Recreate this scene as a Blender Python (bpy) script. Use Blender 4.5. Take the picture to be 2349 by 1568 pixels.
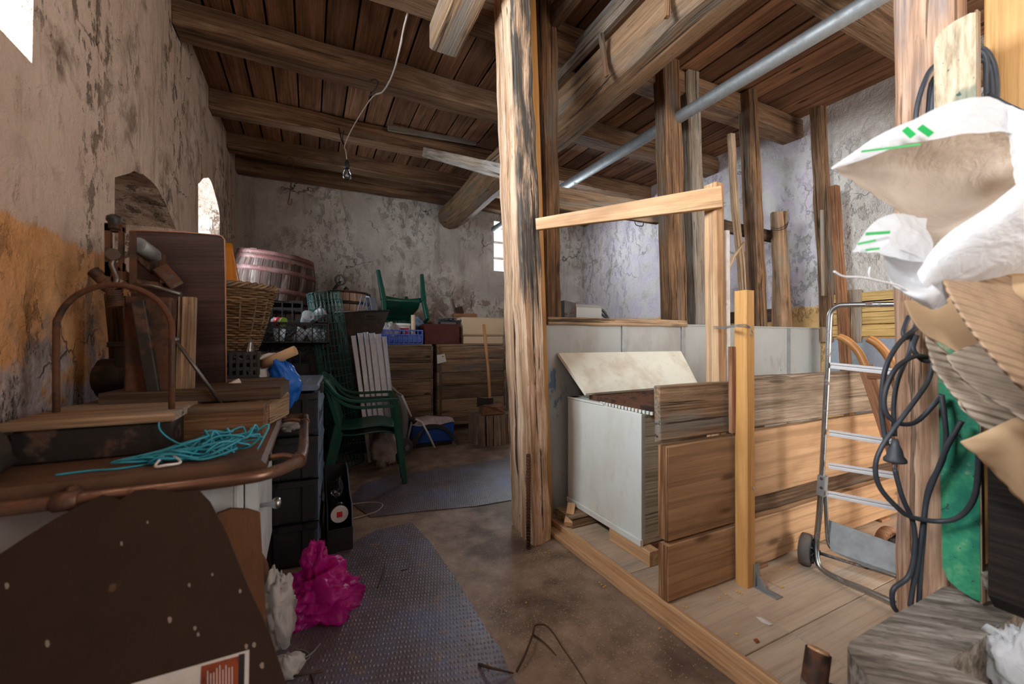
import bpy, bmesh, math, random
from mathutils import Vector, Matrix, noise
for o in list(bpy.data.objects): bpy.data.objects.remove(o)
SC = bpy.context.scene
COL = SC.collection
# ------------------------------------------------------------------ camera
F, CX, CY, HC, TH = 946.0, 1174.5, 784.0, 1.15, math.radians(26.15)
cd = bpy.data.cameras.new('camera'); cam = bpy.data.objects.new('camera', cd); COL.objects.link(cam)
cd.sensor_width = 36.0; cd.lens = 36.0 * F / 2349.0; cd.clip_start = .02
cam.location = (0, 0, HC); cam.rotation_euler = (math.radians(90), 0, -TH)
cd.dof.use_dof = True; cd.dof.focus_distance = 3.0; cd.dof.aperture_fstop = 2.2
SC.camera = cam
# ------------------------------------------------------------------ daylight
w = bpy.data.worlds.new('world'); SC.world = w; w.use_nodes = True
bg = w.node_tree.nodes['Background']
bg.inputs[0].default_value = (.93, .96, 1, 1); bg.inputs[1].default_value = 1.0
def area(name, loc, rot, sx, sy, power, col):
    l = bpy.data.lights.new(name, 'AREA'); l.shape = 'RECTANGLE'; l.size = sx; l.size_y = sy
    l.energy = power; l.color = col
    o = bpy.data.objects.new(name, l); COL.objects.link(o); o.location = loc
    o.rotation_euler = [math.radians(a) for a in rot]
    return o
# daylight through the openings (each lamp stands outside its own opening)
area('daylight_high_window', (-1.36, 1.34, 2.58), (0, -90, 0), 1.0, 1.15, 95, (.95, .97, 1))
area('daylight_near_window', (-1.36, -.75, 2.5), (0, -90, 0), 1.1, 1.0, 95, (.97, .98, 1))
area('daylight_arched_window', (-1.36, 4.5, 2.1), (0, -90, 0), 1.2, .85, 36, (.88, .94, 1))
area('daylight_back_window', (3.2, 6.54, 2.7), (-90, 0, 0), 1.05, .8, 70, (.88, .94, 1))
area('daylight_barn_door', (3.15, -2.14, 1.6), (90, 0, 0), 1.9, 2.8, 60, (1, .92, .82))
vs = SC.view_settings
SC.display_settings.display_device = 'sRGB'
vs.view_transform = 'Standard'; vs.look = 'None'; vs.gamma = 1; vs.use_curve_mapping = False
vs.exposure = 1.15
cy = SC.cycles
cy.use_denoising = True
cy.max_bounces = 6; cy.diffuse_bounces = 4; cy.glossy_bounces = 2; cy.transmission_bounces = 4; cy.transparent_max_bounces = 8
cy.caustics_reflective = False; cy.caustics_refractive = False
cy.sample_clamp_indirect = 6
cy.adaptive_threshold = .03
# ------------------------------------------------------------------ sight lines: photo pixel -> a point at a known plane
_s, _c = math.sin(TH), math.cos(TH)
CAM = Vector((0, 0, HC))
def ray(u, v):
    xc = (u - CX) / F; zc = (CY - v) / F
    return Vector((_s + xc * _c, _c - xc * _s, zc))
def onD(u, v, d): return CAM + ray(u, v) * d
def onX(u, v, X): r = ray(u, v); return CAM + r * (X / r.x)
def onY(u, v, Y): r = ray(u, v); return CAM + r * (Y / r.y)
def onZ(u, v, Z): r = ray(u, v); return CAM + r * ((Z - HC) / r.z)
def onP(u, v, p, n):
    r = ray(u, v); n = Vector(n); return CAM + r * ((Vector(p) - CAM).dot(n) / r.dot(n))
V = Vector
R = random.Random(7)
# ------------------------------------------------------------------ mesh builder
class MB:
    def __init__(s): s.v = []; s.f = []; s.lc = []; s.tn = []; s.sm = []
    def add(s, vs, fs, lc=None, tone=None, smooth=False):
        b = len(s.v); s.v += [V(p) for p in vs]
        off = V((R.uniform(0, 40), R.uniform(0, 40), R.uniform(0, 40))) if lc is not None else V((0, 0, 0))
        s.lc += [V(p) + off for p in (lc if lc is not None else vs)]
        t = R.random() if tone is None else tone
        s.tn += [t] * len(vs)
        s.f += [[b + i for i in f] for f in fs]; s.sm += [smooth] * len(fs)
        return s
    def beam(s, p0, p1, w, h, up=(0, 0, 1), irr=0.0, ch=None, w1=None, h1=None, step=.13, tone=None, wav=0.0):
        """a timber from p0 to p1: w across, h along 'up'; irr roughens it"""
        p0, p1 = V(p0), V(p1); d = p1 - p0; L = d.length; a = d / L
        up = V(up); up = up - a * up.dot(a)
        if up.length < 1e-4: up = V((1, 0, 0)) - a * a.x
        up.normalize(); sd = a.cross(up)
        n = max(1, int(L / step)) if (irr > 0 or wav > 0) else 1
        w1 = w if w1 is None else w1; h1 = h if h1 is None else h1
        sd0 = R.uniform(0, 90); vs = []; lc = []
        c = min(w, h) * .09 if ch is None else ch
        c = max(c, .0008)
        for i in range(n + 1):
            t = i / n; ww = (w + (w1 - w) * t) / 2; hh = (h + (h1 - h) * t) / 2
            prof = [(ww - c, hh), (ww, hh - c), (ww, -hh + c), (ww - c, -hh), (-ww + c, -hh), (-ww, -hh + c), (-ww, hh - c), (-ww + c, hh)]
            cx = noise.noise(V((t * L * 1.7, sd0, 0))) * wav; cz = noise.noise(V((t * L * 1.7, sd0, 9))) * wav
            for k, (x, y) in enumerate(prof):
                if irr:
                    q = V((t * L * 5, sd0 + (k // 2) * 3.1, k * .15))
                    x += noise.noise(q) * irr; y += noise.noise(q + V((0, 50, 0))) * irr
                e = noise.noise(V((sd0, k * 2.3, 5))) * irr * 1.5 if i in (0, n) else 0
                vs.append(p0 + a * (t * L + e) + sd * (x + cx) + up * (y + cz)); lc.append((t * L, x, y))
        fs = [[i * 8 + k, i * 8 + (k + 1) % 8, (i + 1) * 8 + (k + 1) % 8, (i + 1) * 8 + k] for i in range(n) for k in range(8)]
        fs += [list(range(7, -1, -1)), [n * 8 + k for k in range(8)]]
        return s.add(vs, [f[::-1] for f in fs], lc, tone)
    def box(s, x0, x1, y0, y1, z0, z1, axis='x', **k):
        mx, my, mz = (x0 + x1) / 2, (y0 + y1) / 2, (z0 + z1) / 2
        if axis == 'x': return s.beam((x0, my, mz), (x1, my, mz), abs(y1 - y0), abs(z1 - z0), (0, 0, 1), **k)
        if axis == 'y': return s.beam((mx, y0, mz), (mx, y1, mz), abs(x1 - x0), abs(z1 - z0), (0, 0, 1), **k)
        return s.beam((mx, my, z0), (mx, my, z1), abs(x1 - x0), abs(y1 - y0), (0, 1, 0), **k)
    def tube(s, pts, r, n=8, smooth=True, caps=True, r1=None, sub=0, closed=False):
        pts = [V(p) for p in pts]
        if sub: pts = spline(pts, sub, closed)
        m = len(pts); vs = []; lc = []; up = None; L = 0
        for i, p in enumerate(pts):
            if closed: d = pts[(i + 1) % m] - pts[i - 1]
            else: d = pts[min(i + 1, m - 1)] - pts[max(i - 1, 0)]
            if d.length < 1e-9: d = V((0, 0, 1))
            d.normalize()
            if up is None: up = V((0, 0, 1)) if abs(d.z) < .9 else V((1, 0, 0))
            up = up - d * up.dot(d)
            if up.length < 1e-6: up = V((1, .3, .2)) - d * V((1, .3, .2)).dot(d)
            up.normalize(); sd = d.cross(up)
            if i: L += (p - pts[i - 1]).length
            rr = r if r1 is None else r + (r1 - r) * i / (m - 1)
            if callable(r): rr = r(i / max(1, m - 1))
            for k in range(n):
                a = 2 * math.pi * k / n
                vs.append(p + sd * (math.cos(a) * rr) + up * (math.sin(a) * rr)); lc.append((L, math.cos(a) * rr, math.sin(a) * rr))
        e = m if closed else m - 1
        fs = [[i * n + k, i * n + (k + 1) % n, ((i + 1) % m) * n + (k + 1) % n, ((i + 1) % m) * n + k] for i in range(e) for k in range(n)]
        s.add(vs, fs, lc, None, smooth)
        if caps and not closed:
            b = len(s.v) - m * n
            s.f += [[b + k for k in range(n - 1, -1, -1)], [b + (m - 1) * n + k for k in range(n)]]; s.sm += [False, False]
        return s
    def lathe(s, base, prof, n=24, axis=(0, 0, 1), smooth=True, wob=0):
        """prof: list of (radius, height)"""
        a = V(axis).normalized(); x = V((1, 0, 0)) if abs(a.x) < .8 else V((0, 1, 0))
        x = (x - a * x.dot(a)).normalized(); y = a.cross(x); base = V(base); vs = []; lc = []
        sd = R.uniform(0, 50)
        for (r, h) in prof:
            for k in range(n):
                t = 2 * math.pi * k / n
                rr = r * (1 + wob * noise.noise(V((math.cos(t) * 2, math.sin(t) * 2, h * 3 + sd))))
                vs.append(base + a * h + x * (math.cos(t) * rr) + y * (math.sin(t) * rr)); lc.append((h, t * .3, r))
        fs = [[i * n + k, i * n + (k + 1) % n, (i + 1) * n + (k + 1) % n, (i + 1) * n + k] for i in range(len(prof) - 1) for k in range(n)]
        s.add(vs, fs, lc, None, smooth)
        b = len(s.v) - len(prof) * n; m = len(prof) - 1
        if prof[0][0] > 1e-4: s.f.append([b + k for k in range(n - 1, -1, -1)]); s.sm.append(False)
        if prof[m][0] > 1e-4: s.f.append([b + m * n + k for k in range(n)]); s.sm.append(False)
        return s
    def prism(s, poly, ext, along=None, tone=None):
        """polygon (3-D points) extruded by vector ext"""
        p = [V(q) for q in poly]; n = len(p); e = V(ext)
        al = V(along).normalized() if along is not None else (p[1] - p[0]).normalized()
        nn = e.normalized(); sd = nn.cross(al); o = p[0]
        lc = [((q - o).dot(al), (q - o).dot(sd), (q - o).dot(nn)) for q in p + [q + e for q in p]]
        fs = [list(range(n)), [2 * n - 1 - i for i in range(n)]] + [[i, n + i, n + (i + 1) % n, (i + 1) % n] for i in range(n)]
        return s.add(p + [q + e for q in p], fs, lc, tone)
    def patch(s, rows, nu=14, nv=8, amp=0, freq=8, smooth=True):
        """a smooth sheet through rows of points"""
        rs = [resample([V(p) for p in r], nu) for r in rows]
        cols = [resample([r[i] for r in rs], nv) for i in range(nu + 1)]
        vs = []
        for i in range(nu + 1):
            for j in range(nv + 1):
                p = cols[i][j]; q = p * freq
                d = V((noise.noise(q), noise.noise(q + V((31, 0, 0))), noise.noise(q + V((0, 47, 0)))))
                r_ = abs(noise.noise(q * 1.9 + V((7, 7, 7))))
                r2 = 1 - 2 * abs(noise.noise(q * 2.7 + V((17, 3, 7))))
                vs.append(p + d * amp + V((.6, -.5, .4)) * ((r_ + .5 * r2 * r2) * amp * .8))
        fs = [[i * (nv + 1) + j, i * (nv + 1) + j + 1, (i + 1) * (nv + 1) + j + 1, (i + 1) * (nv + 1) + j] for i in range(nu) for j in range(nv)]
        return s.add(vs, fs, None, None, smooth)
    def ball(s, c, r, n=10, m=7, sc=(1, 1, 1)):
        vs = []; c = V(c)
        for j in range(m + 1):
            ph = math.pi * j / m
            for k in range(n):
                t = 2 * math.pi * k / n
                vs.append(c + V((math.sin(ph) * math.cos(t) * r * sc[0], math.sin(ph) * math.sin(t) * r * sc[1], math.cos(ph) * r * sc[2])))
        fs = [[j * n + k, (j + 1) * n + k, (j + 1) * n + (k + 1) % n, j * n + (k + 1) % n] for j in range(m) for k in range(n)]
        return s.add(vs, fs, None, None, True)
    def crumple(s, c, rad, seed=0, lump=.45, fold=.35, n=46, zmin=None, freq=1.6):
        """a crumpled bag: folded, creased skin"""
        c = V(c); m = n // 2; vs = []
        for j in range(m + 1):
            ph = math.pi * j / m
            for k in range(n):
                t = 2 * math.pi * k / n
                d = V((math.sin(ph) * math.cos(t), math.sin(ph) * math.sin(t), math.cos(ph)))
                q = d * freq + V((seed * 7.3, seed * 3.1, 0))
                r_ = 1 + lump * noise.noise(q)
                rid = 1 - 2 * abs(noise.noise(q * 2.1 + V((5, 5, 5)))); r_ += fold * (rid - .5)
                rid2 = 1 - 2 * abs(noise.noise(q * 5.3 + V((9, 1, 5)))); r_ += fold * .35 * (rid2 - .5)
                p = c + V((d.x * rad[0], d.y * rad[1], d.z * rad[2])) * max(.25, r_)
                if zmin is not None and p.z < zmin: p.z = zmin + .001 * (k % 3)
                vs.append(p)
        fs = [[j * n + k, (j + 1) * n + k, (j + 1) * n + (k + 1) % n, j * n + (k + 1) % n] for j in range(m) for k in range(n)]
        return s.add(vs, fs, None, None, True)
    def build(s, name, mat, parent=None, org=None):
        me = bpy.data.meshes.new(name)
        lo = parent_world(parent) if parent else (V(org) if org is not None else V((0, 0, 0)))
        loc = parent is not None and parent.get('_local', 0)
        me.from_pydata([(p if loc else p - lo)[:] for p in s.v], [], s.f)
        a = me.attributes.new('lc', 'FLOAT_VECTOR', 'POINT'); a.data.foreach_set('vector', [x for p in s.lc for x in p])
        a = me.attributes.new('tone', 'FLOAT', 'POINT'); a.data.foreach_set('value', s.tn)
        me.polygons.foreach_set('use_smooth', s.sm)
        me.validate(); me.update()
        bm = bmesh.new(); bm.from_mesh(me); bmesh.ops.recalc_face_normals(bm, faces=bm.faces); bm.to_mesh(me); bm.free()
        me.materials.append(mat)
        o = bpy.data.objects.new(name, me); COL.objects.link(o)
        if parent: o.parent = parent
        else: o.location = lo
        return o
def parent_world(o):
    l = V((0, 0, 0))
    while o is not None: l += V(o.location); o = o.parent
    return l
def spline(p, sub, closed=False):
    out = []; n = len(p); g = (lambda i: p[i % n]) if closed else (lambda i: p[max(0, min(n - 1, i))])
    for i in range(n if closed else n - 1):
        a, b, c, d = g(i - 1), g(i), g(i + 1), g(i + 2)
        for k in range(sub):
            t = k / sub
            out.append(.5 * ((2 * b) + (c - a) * t + (2 * a - 5 * b + 4 * c - d) * t * t + (3 * b - a - 3 * c + d) * t ** 3))
    if not closed: out.append(p[-1])
    return out
def resample(p, n):
    q = spline(p, 8) if len(p) > 2 else p
    return [q[0].lerp(q[-1], i / n) if len(q) == 2 else _at(q, i / n) for i in range(n + 1)]
def _at(q, t):
    x = t * (len(q) - 1); i = min(int(x), len(q) - 2); return q[i].lerp(q[i + 1], x - i)
def tag(o, label, cat, group=None):
    o['label'] = label; o['category'] = cat
    if group: o['group'] = group
    return o
def thing(name, label, cat, loc=(0, 0, 0), group=None, rot=None):
    o = bpy.data.objects.new(name, None); COL.objects.link(o); o.location = loc; o.empty_display_size = .1
    if rot is not None: o.rotation_euler = rot; o['_local'] = 1
    return tag(o, label, cat, group)
def single(mb, name, mat, label, cat, group=None):
    n = len(mb.v); c = sum(mb.v, V((0, 0, 0))) / n; c.z = min(p.z for p in mb.v)
    return tag(mb.build(name, mat, None, c), label, cat, group)
def struct(mb, name, mat):
    o = mb.build(name, mat); o['kind'] = 'structure'; return o
# ------------------------------------------------------------------ materials
class NT:
    def __init__(s, name):
        s.m = bpy.data.materials.new(name); s.m.use_nodes = True; s.t = s.m.node_tree; s.n = s.t.nodes
        s.b = s.n['Principled BSDF']
    def new(s, ty, **k):
        n = s.n.new(ty)
        for a, b in k.items(): setattr(n, a, b)
        return n
    def link(s, a, b): s.t.links.new(a, b)
    def put(s, sock, val):
        if hasattr(val, 'is_output'): s.link(val, sock)
        elif isinstance(val, (tuple, list)) and len(val) == 3 and sock.type == 'RGBA': sock.default_value = (*val, 1)
        else: sock.default_value = val
    def math(s, op, a, b=0.0, c=None, clamp=False):
        n = s.new('ShaderNodeMath', operation=op, use_clamp=clamp); s.put(n.inputs[0], a); s.put(n.inputs[1], b)
        if c is not None: s.put(n.inputs[2], c)
        return n.outputs[0]
    def vmul(s, v, k):
        n = s.new('ShaderNodeVectorMath', operation='MULTIPLY'); s.put(n.inputs[0], v); n.inputs[1].default_value = k; return n.outputs[0]
    def noise(s, vec, scale, detail=4, rough=.55, dist=0.0, col=False):
        n = s.new('ShaderNodeTexNoise'); s.link(vec, n.inputs['Vector']); n.inputs['Scale'].default_value = scale
        n.inputs['Detail'].default_value = detail; n.inputs['Roughness'].default_value = rough; n.inputs['Distortion'].default_value = dist
        return n.outputs['Color' if col else 'Fac']
    def vor(s, vec, scale, feat='F1'):
        n = s.new('ShaderNodeTexVoronoi', feature=feat); s.link(vec, n.inputs['Vector']); n.inputs['Scale'].default_value = scale
        return n.outputs['Distance']
    def step(s, x, a, b):
        n = s.new('ShaderNodeMapRange', interpolation_type='SMOOTHSTEP'); s.put(n.inputs[0], x); s.put(n.inputs[1], a); s.put(n.inputs[2], b)
        n.inputs[3].default_value = 0; n.inputs[4].default_value = 1; return n.outputs[0]
    def mix(s, f, a, b, mode='MIX'):
        n = s.new('ShaderNodeMix', data_type='RGBA', blend_type=mode); s.put(n.inputs[0], f); s.put(n.inputs[6], a); s.put(n.inputs[7], b); return n.outputs[2]
    def ramp(s, f, stops):
        n = s.new('ShaderNodeValToRGB'); s.link(f, n.inputs[0]); e = n.color_ramp.elements
        while len(e) < len(stops): e.new(.5)
        for i, (p, c) in enumerate(stops): e[i].position = p; e[i].color = (*c, 1)
        return n.outputs[0]
    def bump(s, h, k=.3, d=.01):
        n = s.new('ShaderNodeBump'); n.inputs['Strength'].default_value = k; n.inputs['Distance'].default_value = d
        s.put(n.inputs['Height'], h); s.link(n.outputs[0], s.b.inputs['Normal'])
    def attr(s, name, out='Vector'):
        n = s.new('ShaderNodeAttribute'); n.attribute_name = name; return n.outputs[out]
    def pos(s): return s.new('ShaderNodeNewGeometry').outputs['Position']
    def obj(s): return s.new('ShaderNodeTexCoord').outputs['Object']
    def done(s, col, rough=.7, spec=.3, metal=0.0):
        s.put(s.b.inputs['Base Color'], col); s.put(s.b.inputs['Roughness'], rough)
        s.b.inputs['Specular IOR Level'].default_value = spec; s.put(s.b.inputs['Metallic'], metal)
        return s.m
_W = {}
def wood(name, dark, mid, light, rough=.75, vary=.35, knots=1.0, grey=None, gamt=0.0, cracks=.6, bump=.5, wave=0.0, spec=.25, char=None, fs=.6, sp=.14):
    if name in _W: return _W[name]
    t = NT('wood_' + name); lc = t.attr('lc'); tone = t.attr('tone', 'Fac')
    g = t.noise(t.vmul(lc, (.55, 9, 9)), 1.6, 4, .6, .9)
    col = t.ramp(g, [(.5 - sp, dark), (.5, mid), (.5 + sp, light)])
    fine = t.noise(t.vmul(lc, (1.2, 45, 45)), 2.0, 3, .65)
    col = t.mix(fs, col, t.ramp(fine, [(.34, tuple(c * .4 for c in mid)), (.5, mid), (.64, light)]), 'MIX')
    col = t.mix(t.math('MULTIPLY', t.step(t.noise(t.vmul(lc, (9, 30, 30)), 2.2, 4, .75), .56, .7), .5 * cracks), col, tuple(c * .5 for c in dark))
    if wave:
        wv = t.new('ShaderNodeTexWave', wave_type='RINGS', rings_direction='X'); t.link(t.vmul(lc, (.35, 3.0, 3.0)), wv.inputs['Vector'])
        wv.inputs['Scale'].default_value = 2.6; wv.inputs['Distortion'].default_value = 5; wv.inputs['Detail'].default_value = 2; wv.inputs['Detail Scale'].default_value = .7
        col = t.mix(t.math('MULTIPLY', t.step(wv.outputs['Fac'], .72, .97), wave), col, tuple(c * .62 for c in mid))
    blot = t.noise(t.vmul(lc, (1.6, 4, 4)), 1.3, 3, .6)
    col = t.mix(t.math('MULTIPLY', t.step(blot, .5, .75), .6), col, tuple(c * .8 for c in dark))
    if knots:
        k = t.vor(t.vmul(lc, (2.2, 7, 7)), 1.0)
        col = t.mix(t.math('MULTIPLY', t.math('SUBTRACT', 1.0, t.step(k, .05, .16)), .85 * knots), col, tuple(c * .35 for c in dark))
    if grey is not None:
        gn = t.noise(t.vmul(lc, (1.0, 6, 6)), 1.2, 4, .65)
        col = t.mix(t.step(gn, .62 - gamt * .4, .82 - gamt * .4), col, t.mix(fine, tuple(c * .35 for c in grey), tuple(c * 1.35 for c in grey)))
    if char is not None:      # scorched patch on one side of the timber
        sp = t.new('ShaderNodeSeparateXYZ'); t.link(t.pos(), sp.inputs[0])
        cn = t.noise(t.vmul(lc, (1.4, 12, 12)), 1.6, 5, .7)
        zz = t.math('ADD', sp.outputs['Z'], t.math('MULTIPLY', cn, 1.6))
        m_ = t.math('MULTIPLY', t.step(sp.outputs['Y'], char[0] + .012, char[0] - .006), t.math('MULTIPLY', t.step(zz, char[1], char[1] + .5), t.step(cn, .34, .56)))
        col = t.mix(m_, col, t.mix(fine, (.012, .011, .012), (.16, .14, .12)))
    cr = t.noise(t.vmul(lc, (.45, 20, 20)), 1.5, 4, .65, .3)
    crk = t.math('SUBTRACT', 1.0, t.step(cr, .355, .40))
    col = t.mix(t.math('MULTIPLY', crk, cracks), col, (.018, .012, .008))
    br = t.math('ADD', t.math('MULTIPLY', tone, vary), 1 - vary / 2)
    n = t.new('ShaderNodeVectorMath', operation='SCALE'); t.link(col, n.inputs[0]); t.link(br, n.inputs['Scale'])
    t.bump(t.math('SUBTRACT', t.math('ADD', fine, t.math('MULTIPLY', g, .8)), t.math('MULTIPLY', crk, 1.2)), bump, .006)
    _W[name] = t.done(n.outputs[0], rough, spec); return _W[name]
def paint(name, col, rough=.45, spec=.4, dirt=None, damt=.35, scale=9, chip=None, camt=.5, metal=0.0, bump=.12, streak=(1, 1, 1)):
    if name in _W: return _W[name]
    t = NT(name); p = t.vmul(t.obj(), streak)
    n = t.noise(p, scale, 5, .6)
    d = dirt or tuple(c * .35 for c in col)
    c = t.mix(t.math('MULTIPLY', t.step(n, .42, .72), damt), col, d)
    n2 = t.noise(p, scale * 5, 4, .6)
    c = t.mix(t.math('MULTIPLY', t.step(n2, .55, .75), damt * .7), c, d)
    if chip is not None:
        k = t.noise(p, scale * 1.7, 6, .7)
        m = t.step(k, .74 - camt * .25, .77 - camt * .25)
        c = t.mix(m, c, chip)
    t.bump(n2, bump, .004)
    _W[name] = t.done(c, rough, spec, metal); return _W[name]
def plaster(name, base, light, dirt, damt=.5, dado=None, dz=1.52, low=None, tint=None, streak=1.0, crack=.7, flake=0.0, pits=.95):
    t = NT('plaster_' + name); p = t.pos()
    n1 = t.noise(p, 1.1, 5, .6); n2 = t.noise(p, 4.5, 6, .65, .3); n3 = t.noise(p, 26, 4, .7)
    top = t.mix(t.step(n1, .35, .68), base, light)
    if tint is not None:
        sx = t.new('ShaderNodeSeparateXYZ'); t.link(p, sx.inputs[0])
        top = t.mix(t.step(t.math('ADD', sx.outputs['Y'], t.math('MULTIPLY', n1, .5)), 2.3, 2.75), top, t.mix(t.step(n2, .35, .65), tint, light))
    col = top
    sep = t.new('ShaderNodeSeparateXYZ'); t.link(p, sep.inputs[0]); z = sep.outputs['Z']
    if dado is not None:
        zz = t.math('ADD', z, t.math('MULTIPLY', t.math('SUBTRACT', n2, .5), .12))
        m = t.math('SUBTRACT', 1.0, t.step(zz, dz - .012, dz + .012))
        dc = t.mix(t.step(n2, .3, .7), dado, tuple(min(1, c * 1.5 + .05) for c in dado))
        if low is not None:
            f = t.step(t.math('ADD', t.math('MULTIPLY', z, -1.4), t.math('MULTIPLY', t.math('ADD', n1, n2), 1.1)), -.42, -.26)
            dc = t.mix(f, dc, t.mix(n3, low, tuple(c * .6 for c in low)))
        col = t.mix(m, col, dc)
    # rough dirt patches, vertical run-off streaks, fine pits, cracks
    d1 = t.math('MULTIPLY', t.step(n2, .46, .66), t.step(n1, .42, .62))
    st = t.noise(t.vmul(p, (3.2, 3.2, .45)), 1.7, 5, .7)
    d2 = t.math('MULTIPLY', t.step(st, .5, .68), .8 * streak)
    sp = t.noise(t.vmul(p, (1, 1, .6)), 11, 5, .75)
    pit = t.math('MULTIPLY', t.step(sp, .525, .6), t.step(t.noise(t.vmul(p, (1, 1, .5)), 1.6, 3, .6), .43, .58))
    d = t.math('MULTIPLY', t.math('MAXIMUM', d1, d2), damt, clamp=True)
    col = t.mix(d, col, dirt)
    col = t.mix(t.math('MULTIPLY', pit, min(1, damt * pits)), col, tuple(c * .6 for c in dirt))
    if flake:
        fl = t.step(t.noise(p, 2.4, 5, .6, .2), .56, .575)
        fl = t.math('MULTIPLY', fl, t.math('SUBTRACT', 1.0, t.step(t.math('ADD', z, t.math('MULTIPLY', n1, 1.0)), 2.2, 2.7)))
        col = t.mix(t.math('MULTIPLY', fl, flake), col, tuple(c * 1.3 for c in dirt))
    pn = t.new('ShaderNodeVectorMath', operation='ADD'); t.link(p, pn.inputs[0]); t.link(t.vmul(t.noise(p, 3, 4, .6, 0, True), (.5, .5, .5)), pn.inputs[1])
    ve = t.vor(pn.outputs[0], 1.5, 'DISTANCE_TO_EDGE')
    ck = t.math('MULTIPLY', t.math('SUBTRACT', 1.0, t.step(ve, .002, .012)), t.step(t.noise(p, 1.9, 2, .5), .5, .62))
    col = t.mix(t.math('MULTIPLY', ck, crack), col, (.04, .03, .025))
    hs = t.math('SUBTRACT', t.math('ADD', t.math('MULTIPLY', n2, 1.2), t.math('MULTIPLY', n3, .35)), t.math('ADD', t.math('MULTIPLY', ck, .5), t.math('MULTIPLY', pit, .6)))
    t.bump(hs, .75, .035)
    return t.done(col, .92, .1)
def metal(name, col, rough=.35, var=.3, scale=14, rust=None, ramt=.0, met=1.0, bump=.06):
    if name in _W: return _W[name]
    t = NT(name); p = t.obj(); n = t.noise(p, scale, 5, .6)
    c = t.mix(t.math('MULTIPLY', n, var * 1.6), col, tuple(x * .4 for x in col)); m = met; r = t.math('ADD', t.math('MULTIPLY', n, .3), rough - .12)
    if rust is not None:
        k = t.step(t.noise(p, scale * .6, 6, .7), .68 - ramt * .45, .76 - ramt * .4)
        c = t.mix(k, c, t.mix(t.noise(p, scale * 4, 3), rust, tuple(x * .45 for x in rust)))
        m = t.math('MULTIPLY', t.math('SUBTRACT', 1.0, k), met); r = t.math('ADD', r, t.math('MULTIPLY', k, .35), None, True)
    t.bump(n, bump, .003)
    _W[name] = t.done(c, r, .4, m); return _W[name]
def plastic(name, col, rough=.4, dust=.25, dustc=(.35, .3, .25), trans=0.0):
    if name in _W: return _W[name]
    t = NT(name); p = t.obj(); n = t.noise(p, 6, 5, .65)
    c = t.mix(t.math('MULTIPLY', t.step(n, .42, .75), dust), col, dustc)
    t.bump(t.noise(p, 30, 3), .05, .003)
    m = t.done(c, rough, .45)
    if trans: t.b.inputs['Transmission Weight'].default_value = trans
    _W[name] = m; return m
def film(name, col, opac=.75, rough=.3, glow=.4):
    """thin plastic film: shiny, partly see-through, lets light through"""
    if name in _W: return _W[name]
    t = NT(name); t.done(col, rough, .6)
    t.bump(t.math('ADD', t.noise(t.obj(), 22, 5, .6, .8), t.math('MULTIPLY', t.noise(t.obj(), 9, 3, .6, 1.0), 1.5)), .55, .012)
    tl = t.new('ShaderNodeBsdfTranslucent'); tl.inputs[0].default_value = (*col, 1)
    tr = t.new('ShaderNodeBsdfTransparent'); tr.inputs[0].default_value = (*[min(1, c * .5 + .5) for c in col], 1)
    a = t.new('ShaderNodeMixShader'); a.inputs[0].default_value = glow; t.link(t.b.outputs[0], a.inputs[1]); t.link(tl.outputs[0], a.inputs[2])
    b = t.new('ShaderNodeMixShader'); b.inputs[0].default_value = opac; t.link(tr.outputs[0], b.inputs[1]); t.link(a.outputs[0], b.inputs[2])
    t.link(b.outputs[0], t.n['Material Output'].inputs[0]); _W[name] = t.m; return t.m
def glass(name, tint=(1, 1, 1), gl=.12):
    if name in _W: return _W[name]
    t = NT(name); tr = t.new('ShaderNodeBsdfTransparent'); tr.inputs[0].default_value = (*tint, 1)
    g = t.new('ShaderNodeBsdfGlossy'); g.inputs['Roughness'].default_value = .05
    f = t.new('ShaderNodeLayerWeight'); f.inputs[0].default_value = .25
    k = t.math('ADD', t.math('MULTIPLY', f.outputs['Fresnel'], .6), gl, None, True)
    m = t.new('ShaderNodeMixShader'); t.link(k, m.inputs[0]); t.link(tr.outputs[0], m.inputs[1]); t.link(g.outputs[0], m.inputs[2])
    t.link(m.outputs[0], t.n['Material Output'].inputs[0]); _W[name] = t.m; return t.m
W_CEIL = wood('ceiling_plank', (.085, .038, .018), (.19, .09, .046), (.33, .175, .1), .8, .7, 1.2, cracks=.5, fs=.35, sp=.2)
W_JOIST = wood('old_joist', (.07, .036, .019), (.17, .094, .052), (.32, .2, .12), .85, .3, .7, (.22, .16, .11), .2, bump=.8, fs=.4, sp=.18)
W_LOG = wood('log_beam', (.1, .054, .028), (.23, .135, .074), (.36, .235, .14), .8, .2, .8, (.19, .155, .12), .3, cracks=.8, bump=.8, fs=.4, sp=.2)
W_POST = wood('old_post', (.05, .026, .014), (.145, .078, .04), (.36, .2, .1), .8, .25, .9, (.16, .135, .11), .3, cracks=.9, bump=.9)
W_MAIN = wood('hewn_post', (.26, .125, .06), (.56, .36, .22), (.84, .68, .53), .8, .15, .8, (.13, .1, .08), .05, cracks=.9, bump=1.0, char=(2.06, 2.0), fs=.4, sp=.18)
W_DARK = wood('dark_timber', (.035, .02, .012), (.085, .05, .03), (.17, .11, .065), .8, .4, .5, (.12, .1, .085), .3)
W_GREY = wood('grey_timber', (.09, .068, .05), (.2, .158, .118), (.33, .275, .215), .85, .3, .6, (.3, .28, .26), .4, cracks=.8)
W_PINE = wood('sawn_pine', (.38, .2, .09), (.6, .36, .19), (.78, .55, .34), .65, .2, .6, cracks=.3, bump=.3, fs=.3, sp=.24)
W_STAKE = wood('varnished_stake', (.42, .2, .06), (.62, .33, .11), (.78, .48, .2), .5, .1, .4, cracks=.1, bump=.35, spec=.4, fs=.18, sp=.3)
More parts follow.
